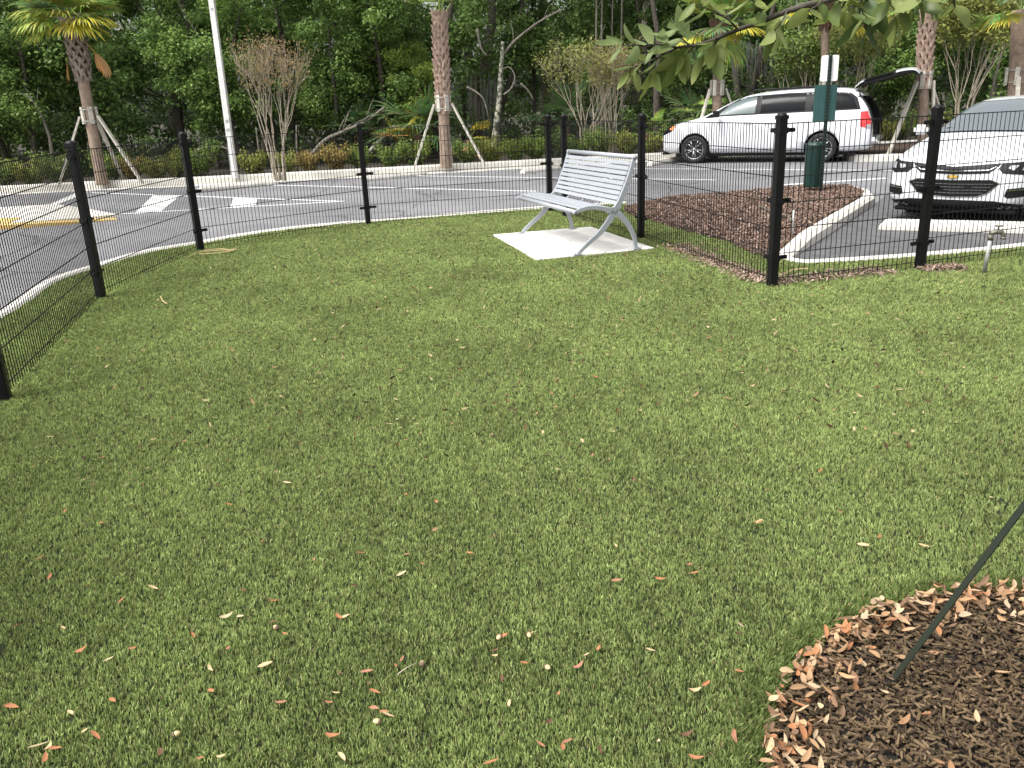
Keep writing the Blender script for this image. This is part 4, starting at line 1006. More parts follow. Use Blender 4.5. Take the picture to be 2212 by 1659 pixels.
def palm(px_base, path_px, r0, boots, label, seed, crown=None, braces=(), collar_z=1.6, bootmat='palmboot', base_z=.1, rtop=None):
    rg = random.Random(seed)
    g = at(px_base[0], px_base[1], base_z); Y = g.y; root = empty('palm_tree', g); tag(root, label, 'palm tree')
    pts = [Vector((0, 0, 0))]+[atY(x, y, Y)-g for x, y in path_px]; pts = smooth_pts(pts, 5)
    H = pts[-1].z; n_ = len(pts)
    mb = MB(); rad = []
    for p in pts:
        z = p.z/H; rad.append(r0*(1.08-.12*min(1, p.z/1.0)) if boots is None or p.z < boots[0] else (rtop or r0*.95))
    # fine rings of the stem
    P2 = []; R2 = []
    for i in range(len(pts)-1):
        for k in range(6): t = k/6; P2.append(pts[i].lerp(pts[i+1], t)); R2.append((rad[i]*(1-t)+rad[i+1]*t)*(1+rg.uniform(-.018, .018)))
    P2.append(pts[-1]); R2.append(rad[-1]); mb.tube(P2, R2, 18); mb.build('trunk', M['palmbark'], root)
    def axis(z):
        for i in range(len(pts)-1):
            if pts[i+1].z >= z: t = (z-pts[i].z)/max(1e-6, pts[i+1].z-pts[i].z); return pts[i].lerp(pts[i+1], t)
        return pts[-1]
    if boots:
        z0, z1, rb = boots; mb = MB(); mb.tube([axis(z0+(z1-z0)*t_/8)*1.0 for t_ in range(9)], [rb*.80]*9, 14); mb.build('fibre_core', M['fibre'], root); mb = MB(); z = z0; k = 0; rows = int((z1-z0)/.125)
        for row in range(rows):
            z = z0+(z1-z0)*row/rows; c = axis(z); nb_ = 6
            rr_ = rb*(.82+.25*math.sin(math.pi*min(1, row/rows*.9+.1)))
            for j in range(nb_):
                a = 2*math.pi*(j+.5*(row % 2))/nb_+rg.uniform(-.08, .08); ca, sa_ = math.cos(a), math.sin(a)
                for sgn in (-1, 1):                       # split V-shaped leaf base
                    a2 = a+sgn*.50; p0 = c+Vector((math.cos(a2)*rr_*.92, math.sin(a2)*rr_*.92, -.09)); p1 = c+Vector((ca*rr_*1.04+sgn*-sa_*.012, sa_*rr_*1.04+sgn*ca*.012, .09)); p2 = p1+Vector((ca*.05, sa_*.05, .06+rg.uniform(0, .06)))
                    mb.tube([p0, p1, p2], [.036, .032, .018], 5, flat=.5, smooth=False)
        mb.build('boots', M[bootmat], root)
    col_ = axis(collar_z)
    if braces:
        for j in range(5):
            mb = MB(); a = 2*math.pi*j/5+.3; mb.box(col_+Vector((math.cos(a)*(r0+.03), math.sin(a)*(r0+.03), 0)), (.05, .09, .38), a); mb.build('batten', M['wood'], root)
        for dz in (-.13, .13):
            mb = MB(); mb.tube([col_+Vector((math.cos(2*math.pi*j/20)*(r0+.065), math.sin(2*math.pi*j/20)*(r0+.065), dz)) for j in range(21)], .008, 5)
            mb.build('strap', M['galv'], root)
        for bx, by in braces:
            f = Vector((bx, by, 0)); d = Vector((bx, by, 0)).normalized(); tp_ = col_+d*(r0+.085)+Vector((0, 0, -.02))
            mb = MB(); dv = f-tp_; q = dv.to_track_quat('Z', 'Y').to_matrix(); mb.box((tp_+f)/2, (.085, .045, dv.length), M=q); mb.build('brace', M['wood'], root)
    if crown: crown(root, pts[-1], rg, axis)
    return root
def crown_std(kinds):
    def f(root, top, rg, axis):
        for (el, az, pl, rd, kd, dr) in kinds:
            c = {'g': (GR1, GR2), 'y': (YL1, YL2), 'o': (OR1, OR2), 'd': (DG1, DG2), 'l': ((.26, .34, .06), (.46, .50, .12))}[kd]
            d = Vector((math.cos(R(el))*math.sin(R(az)), -math.cos(R(el))*math.cos(R(az)), math.sin(R(el))))
            frond(root, top+Vector((0, 0, -.05)), d, pl, rd, c[0], c[1], dr, rg, n_=40, spread=3.0, wd=.045)
    return f
def ck(seed, n_, lo=-10, hi=80, yel=.2, pl=(.5, .8), rd=(.6, .85)):
    rg = random.Random(seed); L = []
    for i in range(n_):
        el = rg.uniform(lo, hi); L.append((el, i*137.5 % 360, rg.uniform(*pl), rg.uniform(*rd), 'y' if (rg.random() < yel and el < 25) else ('d' if rg.random() < .4 else 'g'), .55 if el < 30 else .3))
    return L
# left palm: yellow fan on its right, brown hanging frond
def crown1(root, top, rg, axis):
    crown_std([(20, 62, .42, 1.0, 'y', .8), (8, 40, .36, .9, 'y', .9), (40, 80, .45, .95, 'g', .7), (32, -70, .5, .95, 'l', .9), (15, -45, .5, .9, 'l', 1.0), (2, -62, .42, .8, 'l', 1.0), (30, 5, .4, .85, 'l', .8), (45, -95, .5, .95, 'g', .7), (50, 20, .5, .9, 'l', .6), (55, -20, .5, .9, 'g', .6)]+ck(2, 16, 20, 85, 0))(root, top, rg, axis)
    b = axis(3.3)+Vector((.12, -.14, 0)); frond(root, b, (.80, -.35, -.45), .62, .62, OR1, OR2, 1.7, rg, sag=.6, n_=18, spread=1.2, name='dead_frond', wd=.05)
    b = axis(2.9)+Vector((-.2, -.12, 0)); frond(root, b, (-.25, -.15, -.9), .10, .50, OR1, OR2, 1.5, rg, sag=.6, n_=10, spread=.9, name='dead_frond', wd=.06)
palm((222, 399), [(190, 230), (172, 130), (153, 50)], .133, (2.45, 4.2, .185), 'palm tree at the left with yellow fronds and one brown hanging frond', 1, crown1, [(-.95, -.25), (1.05, -.2), (.1, 1.0)], 1.6, 'palmgrey')
palm((964, 363), [(958, 240), (953, 130), (950, 42)], .140, (1.38, 4.05, .150), 'palm tree with criss-cross boots standing behind the far kerb, left of the bench', 2,
     crown_std([(75, a, .75, .8, 'g', .35) for a in range(0, 360, 45)]+[(50, a, .7, .8, 'g', .5) for a in range(20, 360, 60)]), [(-.8, -.2), (1.0, -.25), (.1, .95)], 1.55)
palm((1549, 332), [(1549, 215), (1551, 150), (1553, 60)], .130, (2.9, 3.9, .18), 'palm tree rising behind the bonnet of the minivan', 3,
     crown_std([(-15, -50, .5, .8, 'd', .9), (-30, -20, .5, .75, 'g', 1.0), (-35, 30, .45, .8, 'g', 1.0), (0, -75, .6, .9, 'y', .7), (10, 50, .6, .85, 'y', .7)]+ck(5, 16, 0, 80)), [(-.75, -.25), (.8, -.1), (.1, 1.0)], 1.65, 'fibre')
palm((1992, 330), [(1995, 205), (1998, 110), (2006, 40)], .115, (1.5, 4.3, .14), 'palm tree with ragged pale boots behind the raised tailgate', 4,
     crown_std(ck(6, 14, 0, 80)), [(-.95, -.35), (.2, -.1), (.9, .4)], 1.6, 'palmboot')
palm((1784, 322), [(1783, 200), (1782, 90), (1783, 20)], .105, (3.0, 4.2, .14), 'slim palm tree in line with the waste station post, behind the minivan', 5,
     crown_std([(5, 70, .9, .9, 'y', .5), (5, -70, .9, .9, 'y', .5), (-15, 40, .6, .8, 'y', .6)]+ck(8, 12, 5, 80, .4)), [(.9, -.1), (-.9, .1)], 1.6, 'fibre')
palm((2190, 322), [(2198, 200), (2204, 110), (2208, 20)], .22, None, 'purplish palm trunk at the right edge, behind the sedan', 6,
     crown_std(ck(9, 12, 0, 80)), [(-.35, -.6), (.9, .1)], 1.6)

# ------------------------------------------------------------------ leafy masses
def leaf_blob(rg, centers, radii, per, size, c1, c2, flat=1.0, updown=.5, var=.35):
    """rhombic leaves scattered through soft clumps"""
    n = len(centers)*per; C0 = np.repeat(np.array(centers), per, 0); Rd = np.repeat(np.array(radii), per)[:, None]
    d = rg.normal(0, 1, (n, 3)); d /= np.linalg.norm(d, axis=1)[:, None]+1e-9; rr_ = rg.random((n, 1))**.45
    P = C0+d*Rd*rr_*np.array([1, 1, flat])
    nrm = d*.6+rg.normal(0, .6, (n, 3))+np.array([0, 0, updown]); nrm /= np.linalg.norm(nrm, axis=1)[:, None]
    t = np.cross(nrm, rg.normal(0, 1, (n, 3))); t /= np.linalg.norm(t, axis=1)[:, None]; b = np.cross(nrm, t)
    s = (size*rg.uniform(.6, 1.25, (n, 1)))
    V = np.stack([P-t*s*.5, P+b*s*.24+nrm*s*.05, P+t*s*.5, P-b*s*.24+nrm*s*.05], 1)
    k = np.repeat(rg.random(len(centers)), per)[:, None]*.6+rg.random((n, 1))*.4
    C = np.array(c1)*(1-k)+np.array(c2)*k; C = C*rg.uniform(1-var, 1+var, (n, 1))
    return V, C
def grow(rg, mb, p, d, L, r_, depth, ends, spread=.5, up=.15, nseg=3, split=(2, 3), taper=.68, rmin=.006, sides=5):
    pts = [p.copy()]; rads = [r_]; dd = d.copy()
    for k in range(nseg):
        dd = (dd+Vector((rg.gauss(0, .12), rg.gauss(0, .12), rg.gauss(0, .08)+up*.3))).normalized(); pts.append(pts[-1]+dd*L/nseg); rads.append(r_*(1-(1-taper)*(k+1)/nseg))
    mb.tube(pts, rads, sides, cap=False)
    if depth == 0: ends.append(pts[-1]); return
    if depth <= 2: ends.append(pts[-2])
    for j in range(rg.randint(*split)):
        nd = (dd+Vector((rg.gauss(0, spread), rg.gauss(0, spread), rg.gauss(0, spread*.5)+up))).normalized()
        grow(rg, mb, pts[-1], nd, L*rg.uniform(.65, .9), max(rmin, rads[-1]*.72), depth-1, ends, spread, up, nseg, split, taper, rmin, max(3, sides-1))
def tree_meshes(seed, H, trunk_r, c1, c2, crown_lo=.15, wid=2.0, ncl=95, per=130, size=.15, lean=.1, bark='bark', spread=.5, cl_r=(.35, .8)):
    rgp = random.Random(seed); rg = np.random.default_rng(seed)
    mb = MB(); ends = []
    pts = [Vector((0, 0, -.1))]; d = Vector((rgp.gauss(0, lean), rgp.gauss(0, lean), 1)).normalized(); k = 7
    for i in range(k): d = (d+Vector((rgp.gauss(0, .07), rgp.gauss(0, .07), 0))).normalized(); pts.append(pts[-1]+d*H*.82/k)
    rads = [trunk_r*(1.25 if i == 0 else 1-.10*i) for i in range(k+1)]
    mb.tube(smooth_pts(pts, 3), list(np.interp(np.linspace(0, k, 3*k+1), range(k+1), rads)), 9)
    for i in range(2, k+1):
        for j in range(2):
            a = rgp.uniform(0, 6.28); dd = Vector((math.cos(a), math.sin(a), rgp.uniform(.1, .7))).normalized()
            grow(rgp, mb, pts[i], dd, wid*rgp.uniform(.3, .5), rads[i]*.4, 2, ends, spread)
    cs = []; rs = []
    for e in ends:
        if e.z > H*crown_lo*.7: cs.append(tuple(e+Vector((rgp.gauss(0, .15), rgp.gauss(0, .15), rgp.gauss(0, .15))))); rs.append(rgp.uniform(*cl_r)*.8)
    while len(cs) < ncl:
        z = H*(crown_lo+(1-crown_lo)*rgp.random()); q = (z/H-crown_lo)/(1-crown_lo); rmax = wid*(.55+.6*math.sin(math.pi*min(1, q*.85+.12)))
        a = rgp.uniform(0, 6.28); r_ = rmax*math.sqrt(rgp.random()); cs.append((pts[3].x+r_*math.cos(a), pts[3].y+r_*math.sin(a), z)); rs.append(rgp.uniform(*cl_r))
    V, C = leaf_blob(rg, cs[:ncl*2], rs[:ncl*2], per, size, c1, c2, .75, .5)
    cm = fast_mesh('crown', V, 4, C, mats=[M['leaf']])
    return mb, cm
LAND = [(0, 'picture edge'), (205, 'left palm'), (500, 'light pole'), (605, 'orange tree'), (960, 'middle palm'), (1200, 'fence corner'),
        (1550, 'bonnet palm'), (1775, 'waste station'), (1998, 'tailgate palm'), (2212, 'right edge')]
ORD = ['first', 'second', 'third', 'fourth', 'fifth', 'sixth', 'seventh', 'eighth', 'ninth', 'tenth', 'eleventh', 'twelfth']
SHORT = {}
def label_rows(objs, desc):
    """labels for repeats, by the two landmarks they stand between and their order from the left"""
    b = {}
    for o in objs:
        x = proj(o.location+Vector((0, 0, 1)))[0]; i = max([k for k in range(len(LAND)) if LAND[k][0] <= x] or [-1]); b.setdefault(i, []).append((x, o))
    for i, L in b.items():
        L.sort(key=lambda q: q[0])
        for j, (x, o) in enumerate(L):
            if i < 0: where = 'beyond the left picture edge'
            elif i >= len(LAND)-1: where = 'at the far right behind the sedan'
            else: where = f'between {LAND[i][1]} and {LAND[i+1][1]}'
            o['label'] = f'{desc}, {ORD[min(j, 11)]} from left {where}' if len(L) > 1 else f'{desc} {where}'
G_A, G_B = (.075, .15, .035), (.25, .37, .095); G_C, G_D = (.05, .11, .03), (.18, .275, .075); G_Y1, G_Y2 = (.14, .22, .04), (.30, .38, .08)
def make_variant(*a, **k):
    mb, cm = tree_meshes(*a, **k); bark = k.get('bark', 'bark')
    o = mb.build('trunk', M[bark]); tm = o.data; bpy.data.objects.remove(o)
    return tm, cm
VAR = [make_variant(101, 7.6, .13, G_A, G_B, .04, 1.9, 120, 130, .15), make_variant(102, 8.6, .16, G_C, G_D, .10, 2.2, 120, 130, .16), make_variant(103, 7.0, .10, G_A, G_B, .02, 1.6, 110, 130, .13),
       make_variant(104, 9.5, .20, G_C, G_D, .36, 2.6, 120, 130, .16, bark='barkpale'), make_variant(105, 6.4, .09, G_Y1, G_Y2, .12, 1.4, 80, 110, .13), make_variant(106, 8.2, .14, G_A, (.20, .28, .08), .25, 2.0, 110, 120, .14)]
def plant_tree(v, x, y, s, rz, name='tree'):
    root = empty(name, (x, y, .1), rz); root.scale = (s, s, s*1.0)
    link('trunk', VAR[v][0], root); link('crown', VAR[v][1], root); return root
rgt = random.Random(77); row1 = []; row2 = []; row3 = []
def addrow(lst, spots):
    for v, x, y, s in spots: lst.append(plant_tree(v, x, y, s, rgt.uniform(0, 6.28)))
addrow(row1, [(0, -16.2, 23.6, .9), (2, -13.0, 24.0, .8), (2, -15.0, 25.4, 1.1), (0, -7.6, 24.9, .7), (2, -5.0, 25.6, .75), (0, -3.4, 26.0, .8), (2, -14.0, 24.6, 1.0), (0, -11.9, 25.6, .95), (1, -9.6, 26.2, .9), (2, -8.3, 25.2, .85), (0, -6.3, 26.8, 1.0), (2, -4.2, 27.6, .95), (5, -2.2, 27.2, 1.0), (5, 8.0, 28.6, .95), (5, -.3, 28.4, .85), (5, 3.0, 29.2, .85), (5, 5.4, 28.9, .85),
              (0, 10.6, 28.2, .8), (2, 12.9, 27.4, .9), (0, 15.2, 26.9, .95), (1, 17.3, 27.4, 1.0)])
addrow(row2, [(1, -19.5, 27, 1.1), (1, -16.8, 28.2, 1.05), (0, -14.2, 29.3, 1.1), (3, -11.2, 29.2, 1.0), (1, -8.2, 30.0, 1.1), (0, -5.4, 31.2, 1.05), (1, -2.8, 31.8, 1.05), (3, -.6, 30.2, 1.0), (3, 1.8, 31.6, 1.05), (3, 4.5, 31.2, 1.05), (1, 5.6, 33.4, 1.1), (3, 7.6, 32.6, 1.1), (1, 10.4, 32.4, 1.1), (1, 13.8, 31.8, 1.1), (0, 17.2, 31.2, 1.1), (1, 20.6, 30.4, 1.1)])
addrow(row3, [(1, -24+i*3.4+rgt.uniform(-.6, .6), 37+rgt.uniform(-1.5, 2.5), rgt.uniform(1.0, 1.3)) for i in range(16) if i not in (5, 6, 7)])
for L, ds in ((row1, 'bushy front-row tree'), (row2, 'tall second-row tree'), (row3, 'distant back-row tree')):
    label_rows(L, ds)
    for o in L: o['category'] = 'tree'; o['group'] = ds+'s of the wood'
# bright sapling left of the middle palm
s1 = plant_tree(4, -2.55, 25.6, .52, 1.0); tag(s1, 'bright yellow-green sapling just left of the palm with criss-cross boots', 'tree')
# tangled leafy undergrowth along the wood's edge
rgu = np.random.default_rng(9); cs = []; rs = []
for i in range(620):
    x = rgu.uniform(-22, 20); y = 25.6+.11*x+rgu.uniform(-.3, 4.5); z = .2+rgu.random()**1.4*2.6
    if -1 < x < 7.5: z *= .55; y += 1.2
    cs.append((x, y, z)); rs.append(rgu.uniform(.3, .7))
V, C = leaf_blob(rgu, cs, rs, 85, .13, (.04, .085, .025), (.16, .245, .07), .8, .4)
tag(link('undergrowth', fast_mesh('undergrowth', V, 4, C, mats=[M['leaf']])), kind='stuff')
cs = []; rs = []
for i in range(1300):
    x = rgu.uniform(-34, 34); y = 42+rgu.uniform(-3, 4); cs.append((x, y, rgu.uniform(.3, 6.4 if -12 < x < 3 else 8.2))); rs.append(rgu.uniform(.7, 1.5))
V, C = leaf_blob(rgu, cs, rs, 75, .30, (.05, .095, .03), (.15, .22, .07), .8, .4)
tag(link('far_wood', fast_mesh('far_wood', V, 4, C, mats=[M['leaf']])), kind='stuff')

# hedge shrubs behind the far kerb
def shrub_var(seed, c1, c2, h=.62, w_=.45):
    rgp = random.Random(seed); rg = np.random.default_rng(seed); mb = MB(); cs = []; rs = []
    for i in range(16):
        a = rgp.uniform(0, 6.28); r_ = w_*rgp.random()**.6; tp_ = Vector((r_*math.cos(a), r_*math.sin(a), h*rgp.uniform(.55, 1.0)))
        mb.tube([(tp_.x*.15, tp_.y*.15, 0), (tp_.x*.6, tp_.y*.6, tp_.z*.5), tp_], [.010, .008, .004], 4)
        for t in (.35, .6, .8, .95): cs.append(tuple(Vector((tp_.x*t, tp_.y*t, tp_.z*t)))); rs.append(.13)
    V, C = leaf_blob(rg, cs, rs, 26, .075, c1, c2, 1, .6)
    o = mb.build('stem', M['bark']); tm = o.data; bpy.data.objects.remove(o)
    return tm, fast_mesh('foliage', V, 4, C, mats=[M['leaf']])
SV = [shrub_var(1, (.15, .20, .04), (.42, .43, .11)), shrub_var(2, (.10, .17, .035), (.30, .38, .09), .7), shrub_var(3, (.22, .18, .06), (.48, .36, .12), .6), shrub_var(4, (.06, .12, .03), (.18, .26, .07), .75, .5)]
shr = {0: [], 1: [], 2: [], 3: []}
nm = {0: 'low yellow-green hedge shrub', 1: 'mid-green hedge shrub', 2: 'bronze-tinged hedge shrub', 3: 'dark green hedge shrub'}
x = -17.0
rgs = random.Random(4)
while x < 13.5:
    yb = np.interp(x, [p[0] for p in FKS], [p[1] for p in FKS])+.75+rgs.uniform(-.12, .25)
    v = rgs.choice([0, 0, 1, 2]) if x < -4 else rgs.choice([1, 1, 3, 0])
    if abs(x+7.05) > .3 and abs(x+10.5) > .3 and abs(x+1.5) > .35:
        root = empty('hedge_shrub', (x, yb, .1), rgs.uniform(0, 6.28)); s = rgs.uniform(.85, 1.2); root.scale = (s, s, s)
        link('stem', SV[v][0], root); link('foliage', SV[v][1], root); shr[v].append(root)
    x += rgs.uniform(.5, .78)
for v, L in shr.items():
    label_rows(L, nm[v])
    for o in L: o['category'] = 'shrub'; o['group'] = nm[v]+'s along the far kerb'

# crape myrtles: many pale stems, twiggy heads
def crape(px, py, H, wid, label, seed, c1, c2, stems=7, per=14, size=.07, depth=4, Yoff=0, leafr=.22, bark='crapebark', lo=.27, elo=.5):
    g = at(px, py, .1) if not Yoff else atY(px, py, Yoff); g.z = .1
    rg = random.Random(seed); root = empty('crape_myrtle', g); tag(root, label, 'tree'); mb = MB(); ends = []
    for i in range(stems):
        a = 2*math.pi*i/stems+rg.uniform(-.3, .3); d = Vector((math.cos(a)*.10, math.sin(a)*.10, 1)).normalized(); p0 = Vector((math.cos(a)*.12, math.sin(a)*.12, -.05))
        L1 = H*lo; pts = [p0]
        dd = d
        for k in range(3): dd = (dd+Vector((rg.gauss(0, .05), rg.gauss(0, .05), 0))).normalized(); pts.append(pts[-1]+dd*L1/3)
        mb.tube(pts, [.034, .03, .028, .025], 6, cap=False)
        for j in range(2):
            out = Vector((math.cos(a+rg.uniform(-.9, .9))*wid/H*rg.uniform(.3, 1.0), math.sin(a+rg.uniform(-.9, .9))*wid/H*rg.uniform(.3, 1.0), .9)).normalized()
            grow(rg, mb, pts[-1], out, H*.22, .017, depth, ends, .24, .22, 3, (2, 2), .75, .005, 5)
    kz_ = H/max(e.z for e in ends); kx_ = wid/2/np.percentile([math.hypot(e.x, e.y) for e in ends], 92)
    mb.v = [(x_*kx_ if z_ > .6 else x_*(1+(kx_-1)*max(z_, 0)/.6), y_*kx_ if z_ > .6 else y_*(1+(kx_-1)*max(z_, 0)/.6), z_*kz_) for x_, y_, z_ in mb.v]; ends = [Vector((e.x*kx_, e.y*kx_, e.z*kz_)) for e in ends]
    mb.build('trunk', M[bark], root)
    rgn = np.random.default_rng(seed); E = [tuple(e) for e in ends if e.z > H*elo]
    V, C = leaf_blob(rgn, E, [leafr]*len(E), per, size, c1, c2, .8, .4)
    link('crown', fast_mesh('crown', V, 4, C, mats=[M['leaf']]), root); return root
crape(606, 386, 3.15, 1.8, 'multi-stemmed crape myrtle with bare pale branches and orange-brown twig tips', 31, (.24, .18, .08), (.38, .27, .13), 7, 5, .055)
crape(1268, 331, 3.1, 2.7, 'greenish crape myrtle behind the fence, left one of the pair above the bench', 32, (.14, .17, .05), (.36, .36, .12), 6, 9, .09, 4, 24.2, .26, elo=.33)
crape(1318, 331, 2.9, 1.2, 'twiggy bare crape myrtle behind the fence, right one of the pair above the bench', 33, (.26, .20, .10), (.40, .30, .16), 7, 5, .06, 4, 23.9)
crape(1835, 325, 3.7, 2.2, 'sparse crape myrtle with pale stems behind the roof of the minivan', 34, (.15, .19, .05), (.36, .38, .11), 6, 16, .10, 4, 24.6, .28)
crape(2068, 325, 4.2, 2.2, 'tall olive-green crape myrtle above the left half of the sedan', 35, (.16, .19, .05), (.38, .40, .11), 8, 28, .11, 4, 23.6, .32)
crape(1716, 325, 3.2, 1.7, 'slender green crape myrtle above the side windows of the minivan', 36, (.10, .17, .04), (.28, .36, .10), 4, 20, .10, 4, 25.2, .30)

# palmettos
def palmetto(px, py, Y, label, seed, n_=14, rd=.75, cols=('d',), z0=.1, pl=.6, stemh=.5):
    g = atY(px, py, Y); g.z = z0; rg = random.Random(seed); root = empty('palmetto', g); tag(root, label, 'palmetto')
    for i in range(n_):
        el = rg.uniform(-5, 75); az = R(i*137.5); kd = rg.choice(cols)
        c = {'g': (GR1, GR2), 'y': (YL1, YL2), 'o': (OR1, OR2), 'd': (DG1, DG2)}[kd]
        d = (math.cos(R(el))*math.sin(az), -math.cos(R(el))*math.cos(az), math.sin(R(el)))
        frond(root, (0, 0, stemh), d, pl*rg.uniform(.7, 1.2), rd*rg.uniform(.8, 1.1), c[0], c[1], .5, rg, n_=26, spread=2.9, wd=.03)
    mb = MB(); mb.tube([(0, 0, -.1), (0, 0, stemh+.05)], [.12, .09], 8); mb.build('trunk', M['fibre'], root); return root
palmetto(905, 330, 24.9, 'large dark fan palmetto behind the palm with criss-cross boots', 41, 18, .95, ('d', 'd', 'g'), pl=.85, stemh=.7)
palmetto(862, 330, 24.3, 'palmetto clump with drooping yellow and orange dead fans', 42, 7, .62, ('y', 'o', 'y'), pl=.35, stemh=.55)
palmetto(1012, 330, 24.6, 'yellowing palmetto right of the palm with criss-cross boots', 43, 8, .65, ('y', 'd', 'o'), pl=.4, stemh=.5)
palmetto(775, 335, 25.6, 'grey-green palmetto fans behind a fence post, right of the orange tree', 44, 12, .75, ('d',), pl=.6, stemh=.75)
palmetto(1500, 325, 26.2, 'palmetto fans just left of the minivan and its palm', 45, 14, .8, ('d', 'g'), pl=.6, stemh=.8)
palmetto(1225, 325, 26.6, 'dark arching palmetto in the shade left of the crape myrtles', 46, 14, .9, ('d',), pl=.8, stemh=.8)
palmetto(1400, 325, 26.6, 'small bright palmetto between the crape myrtles and the minivan', 47, 9, .6, ('g',), pl=.4, stemh=.4)

# bare trunks and dead branches inside the wood
def branch(pts, r_, Y, label, m='barkpale', name='bare_branch', cat='branch', twigs=0, seed=0, Ys=None):
    P = [atY(x, y, (Ys[i] if Ys else Y)) for i, (x, y) in enumerate(pts)]; base = Vector(P[0]); P = smooth_pts([p-base for p in P], 4); n_ = len(P)
    root = link_mb = MB(); rg = random.Random(seed)
    rad = [r_*(1-.6*i/(n_-1)) for i in range(n_)]; link_mb.tube(P, rad, 7)
    for k in range(twigs):
        i = rg.randrange(n_//3, n_-1); d = (P[i+1]-P[i]).normalized(); nd = (d+Vector((rg.gauss(0, .6), rg.gauss(0, .3), rg.uniform(0, .8)))).normalized()
        L = rg.uniform(.3, .9); link_mb.tube([P[i], P[i]+nd*L*.5+Vector((0, 0, .03)), P[i]+nd*L], [rad[i]*.45, rad[i]*.3, .004], 4)
    o = link_mb.build(name, M[m]); o.location = base; tag(o, label, cat); return o
branch([(118, 400), (112, 330), (105, 290), (85, 240), (66, 212), (40, 200)], .055, 23.6, 'thin pale leaning trunk between the left picture edge and the yellow-fronded palm', name='dead_tree', cat='dead tree', twigs=2)
branch([(385, 0), (398, 30), (432, 82), (445, 110), (462, 130)], .035, 25.2, 'straight pale bare branch high up left of the light pole', twigs=3)
branch([(415, 345), (422, 330), (445, 318), (480, 318), (502, 328)], .06, 24.0, 'arched pale fallen limb just left of the light pole foot', name='fallen_branch')
branch([(662, 350), (700, 305), (740, 285), (790, 262), (830, 232)], .075, 24.6, 'long forked dead limb right of the orange tree', name='fallen_branch', twigs=7)
branch([(762, 385), (790, 340), (815, 310), (838, 290)], .09, 24.2, 'leaning mottled log left of the yellow palmetto clump', m='barkmot', name='fallen_branch', twigs=1)
branch([(1065, 350), (1072, 270), (1078, 220), (1082, 150), (1086, 90)], .12, 25.6, 'mottled pale broken trunk between the middle palm and the bench corner', m='barkmot', name='dead_tree', cat='dead tree')
branch([(1035, 320), (1042, 220), (1050, 130), (1062, 40), (1060, -60)], .24, 27.6, 'broad grey old trunk in the shade right of the middle palm', m='bark', name='old_tree', cat='tree', twigs=6, seed=4)
branch([(1086, 120), (1110, 90), (1160, 50), (1215, 20)], .045, 25.7, 'long bare branch reaching up to the right from the mottled trunk', twigs=5, seed=2)
branch([(1008, 188), (1030, 200), (1045, 215), (1050, 235)], .035, 25.3, 'short curved pale branch right of the middle palm', twigs=1)
branch([(1030, 62), (1040, 105), (1052, 120)], .04, 25.4, 'bare snag high up right of the middle palm')
branch([(1088, 205), (1105, 190), (1112, 165), (1100, 145), (1085, 150)], .03, 25.5, 'looping bare twig on the right of the mottled trunk')
branch([(1124, 180), (1140, 195), (1152, 215)], .035, 25.6, 'short pale branch pointing down between mottled trunk and bench corner')
branch([(1095, 350), (1120, 320), (1160, 300), (1230, 292)], .07, 26.0, 'low leaning log behind the fence left of the corner posts', m='bark', name='fallen_branch')
for k, (x0, x1, lb) in enumerate([(1300, 1288, 'leftmost'), (1316, 1300, 'second'), (1328, 1322, 'third'), (1344, 1342, 'rightmost')]):
    branch([(x0, 300), (x0-1, 200), (x1, 100), (x1+2, -40)], .045+.01*(k % 2), 27.0+.3*k, f'{lb} of the four thin pale trunks rising above the crape myrtles', name='thin_tree', cat='tree', twigs=4, seed=k)
branch([(1745, 230), (1738, 150), (1726, 60), (1720, -20)], .05, 25.4, 'thin upright stem above the minivan side windows', name='thin_tree', cat='tree', twigs=5, seed=12)
branch([(2095, 260), (2108, 190), (2120, 150)], .06, 24.6, 'pale bare stem above the sedan roof, left one', name='thin_tree', cat='tree', twigs=4, seed=13)
branch([(2130, 260), (2142, 200), (2160, 130), (2175, 80)], .045, 24.9, 'pale bare stem above the sedan roof, right one', name='thin_tree', cat='tree', twigs=4, seed=14)
branch([(1640, 100), (1650, 130), (1680, 135), (1688, 165)], .06, 26.0, 'crooked dark oak limb hung with moss above the minivan', m='bark', twigs=3, seed=3)
branch([(572, 385), (560, 330), (553, 275)], .035, 22.2, 'thin grey stake left of the orange crape myrtle stems', name='stake', cat='stake')
branch([(641, 380), (641, 330), (640, 270)], .035, 22.4, 'thin grey stake right of the orange crape myrtle stems', name='stake', cat='stake')
branch([(1330, 335), (1331, 290), (1332, 245)], .03, 24.2, 'upright wooden stake by the right crape myrtle above the bench', m='wood', name='stake', cat='stake')
branch([(2200, 250), (2201, 215), (2203, 170)], .05, 22.9, 'square pale prop beside the purplish palm trunk at the right edge', m='wood', name='stake', cat='stake')
# extra dark trunks in the shade
rgx = random.Random(21)
for k in (2, 3, 5, 7):
    x = [700, 735, 1000, 1150, 1180, 1420, 1460, 1600, 1640][k]; Y = rgx.uniform(27.5, 30)
    branch([(x, 330), (x+rgx.uniform(-8, 8), 220), (x+rgx.uniform(-15, 15), 100), (x+rgx.uniform(-25, 25), -60)], rgx.uniform(.07, .16), Y, ['shadowy trunk just right of the orange tree', 'second shadowy trunk right of the orange tree', 'shadowy trunk close right of the middle palm', 'dark trunk rising just before the bench corner posts', 'right one of two dark trunks before the bench corner', 'dark trunk right of the crape myrtle pair', 'second dark trunk right of the crape myrtle pair', 'dark trunk above the minivan front window', 'dark mossy trunk above the minivan sliding door'][k], m='bark', name='dark_tree', cat='tree', twigs=5, seed=k)
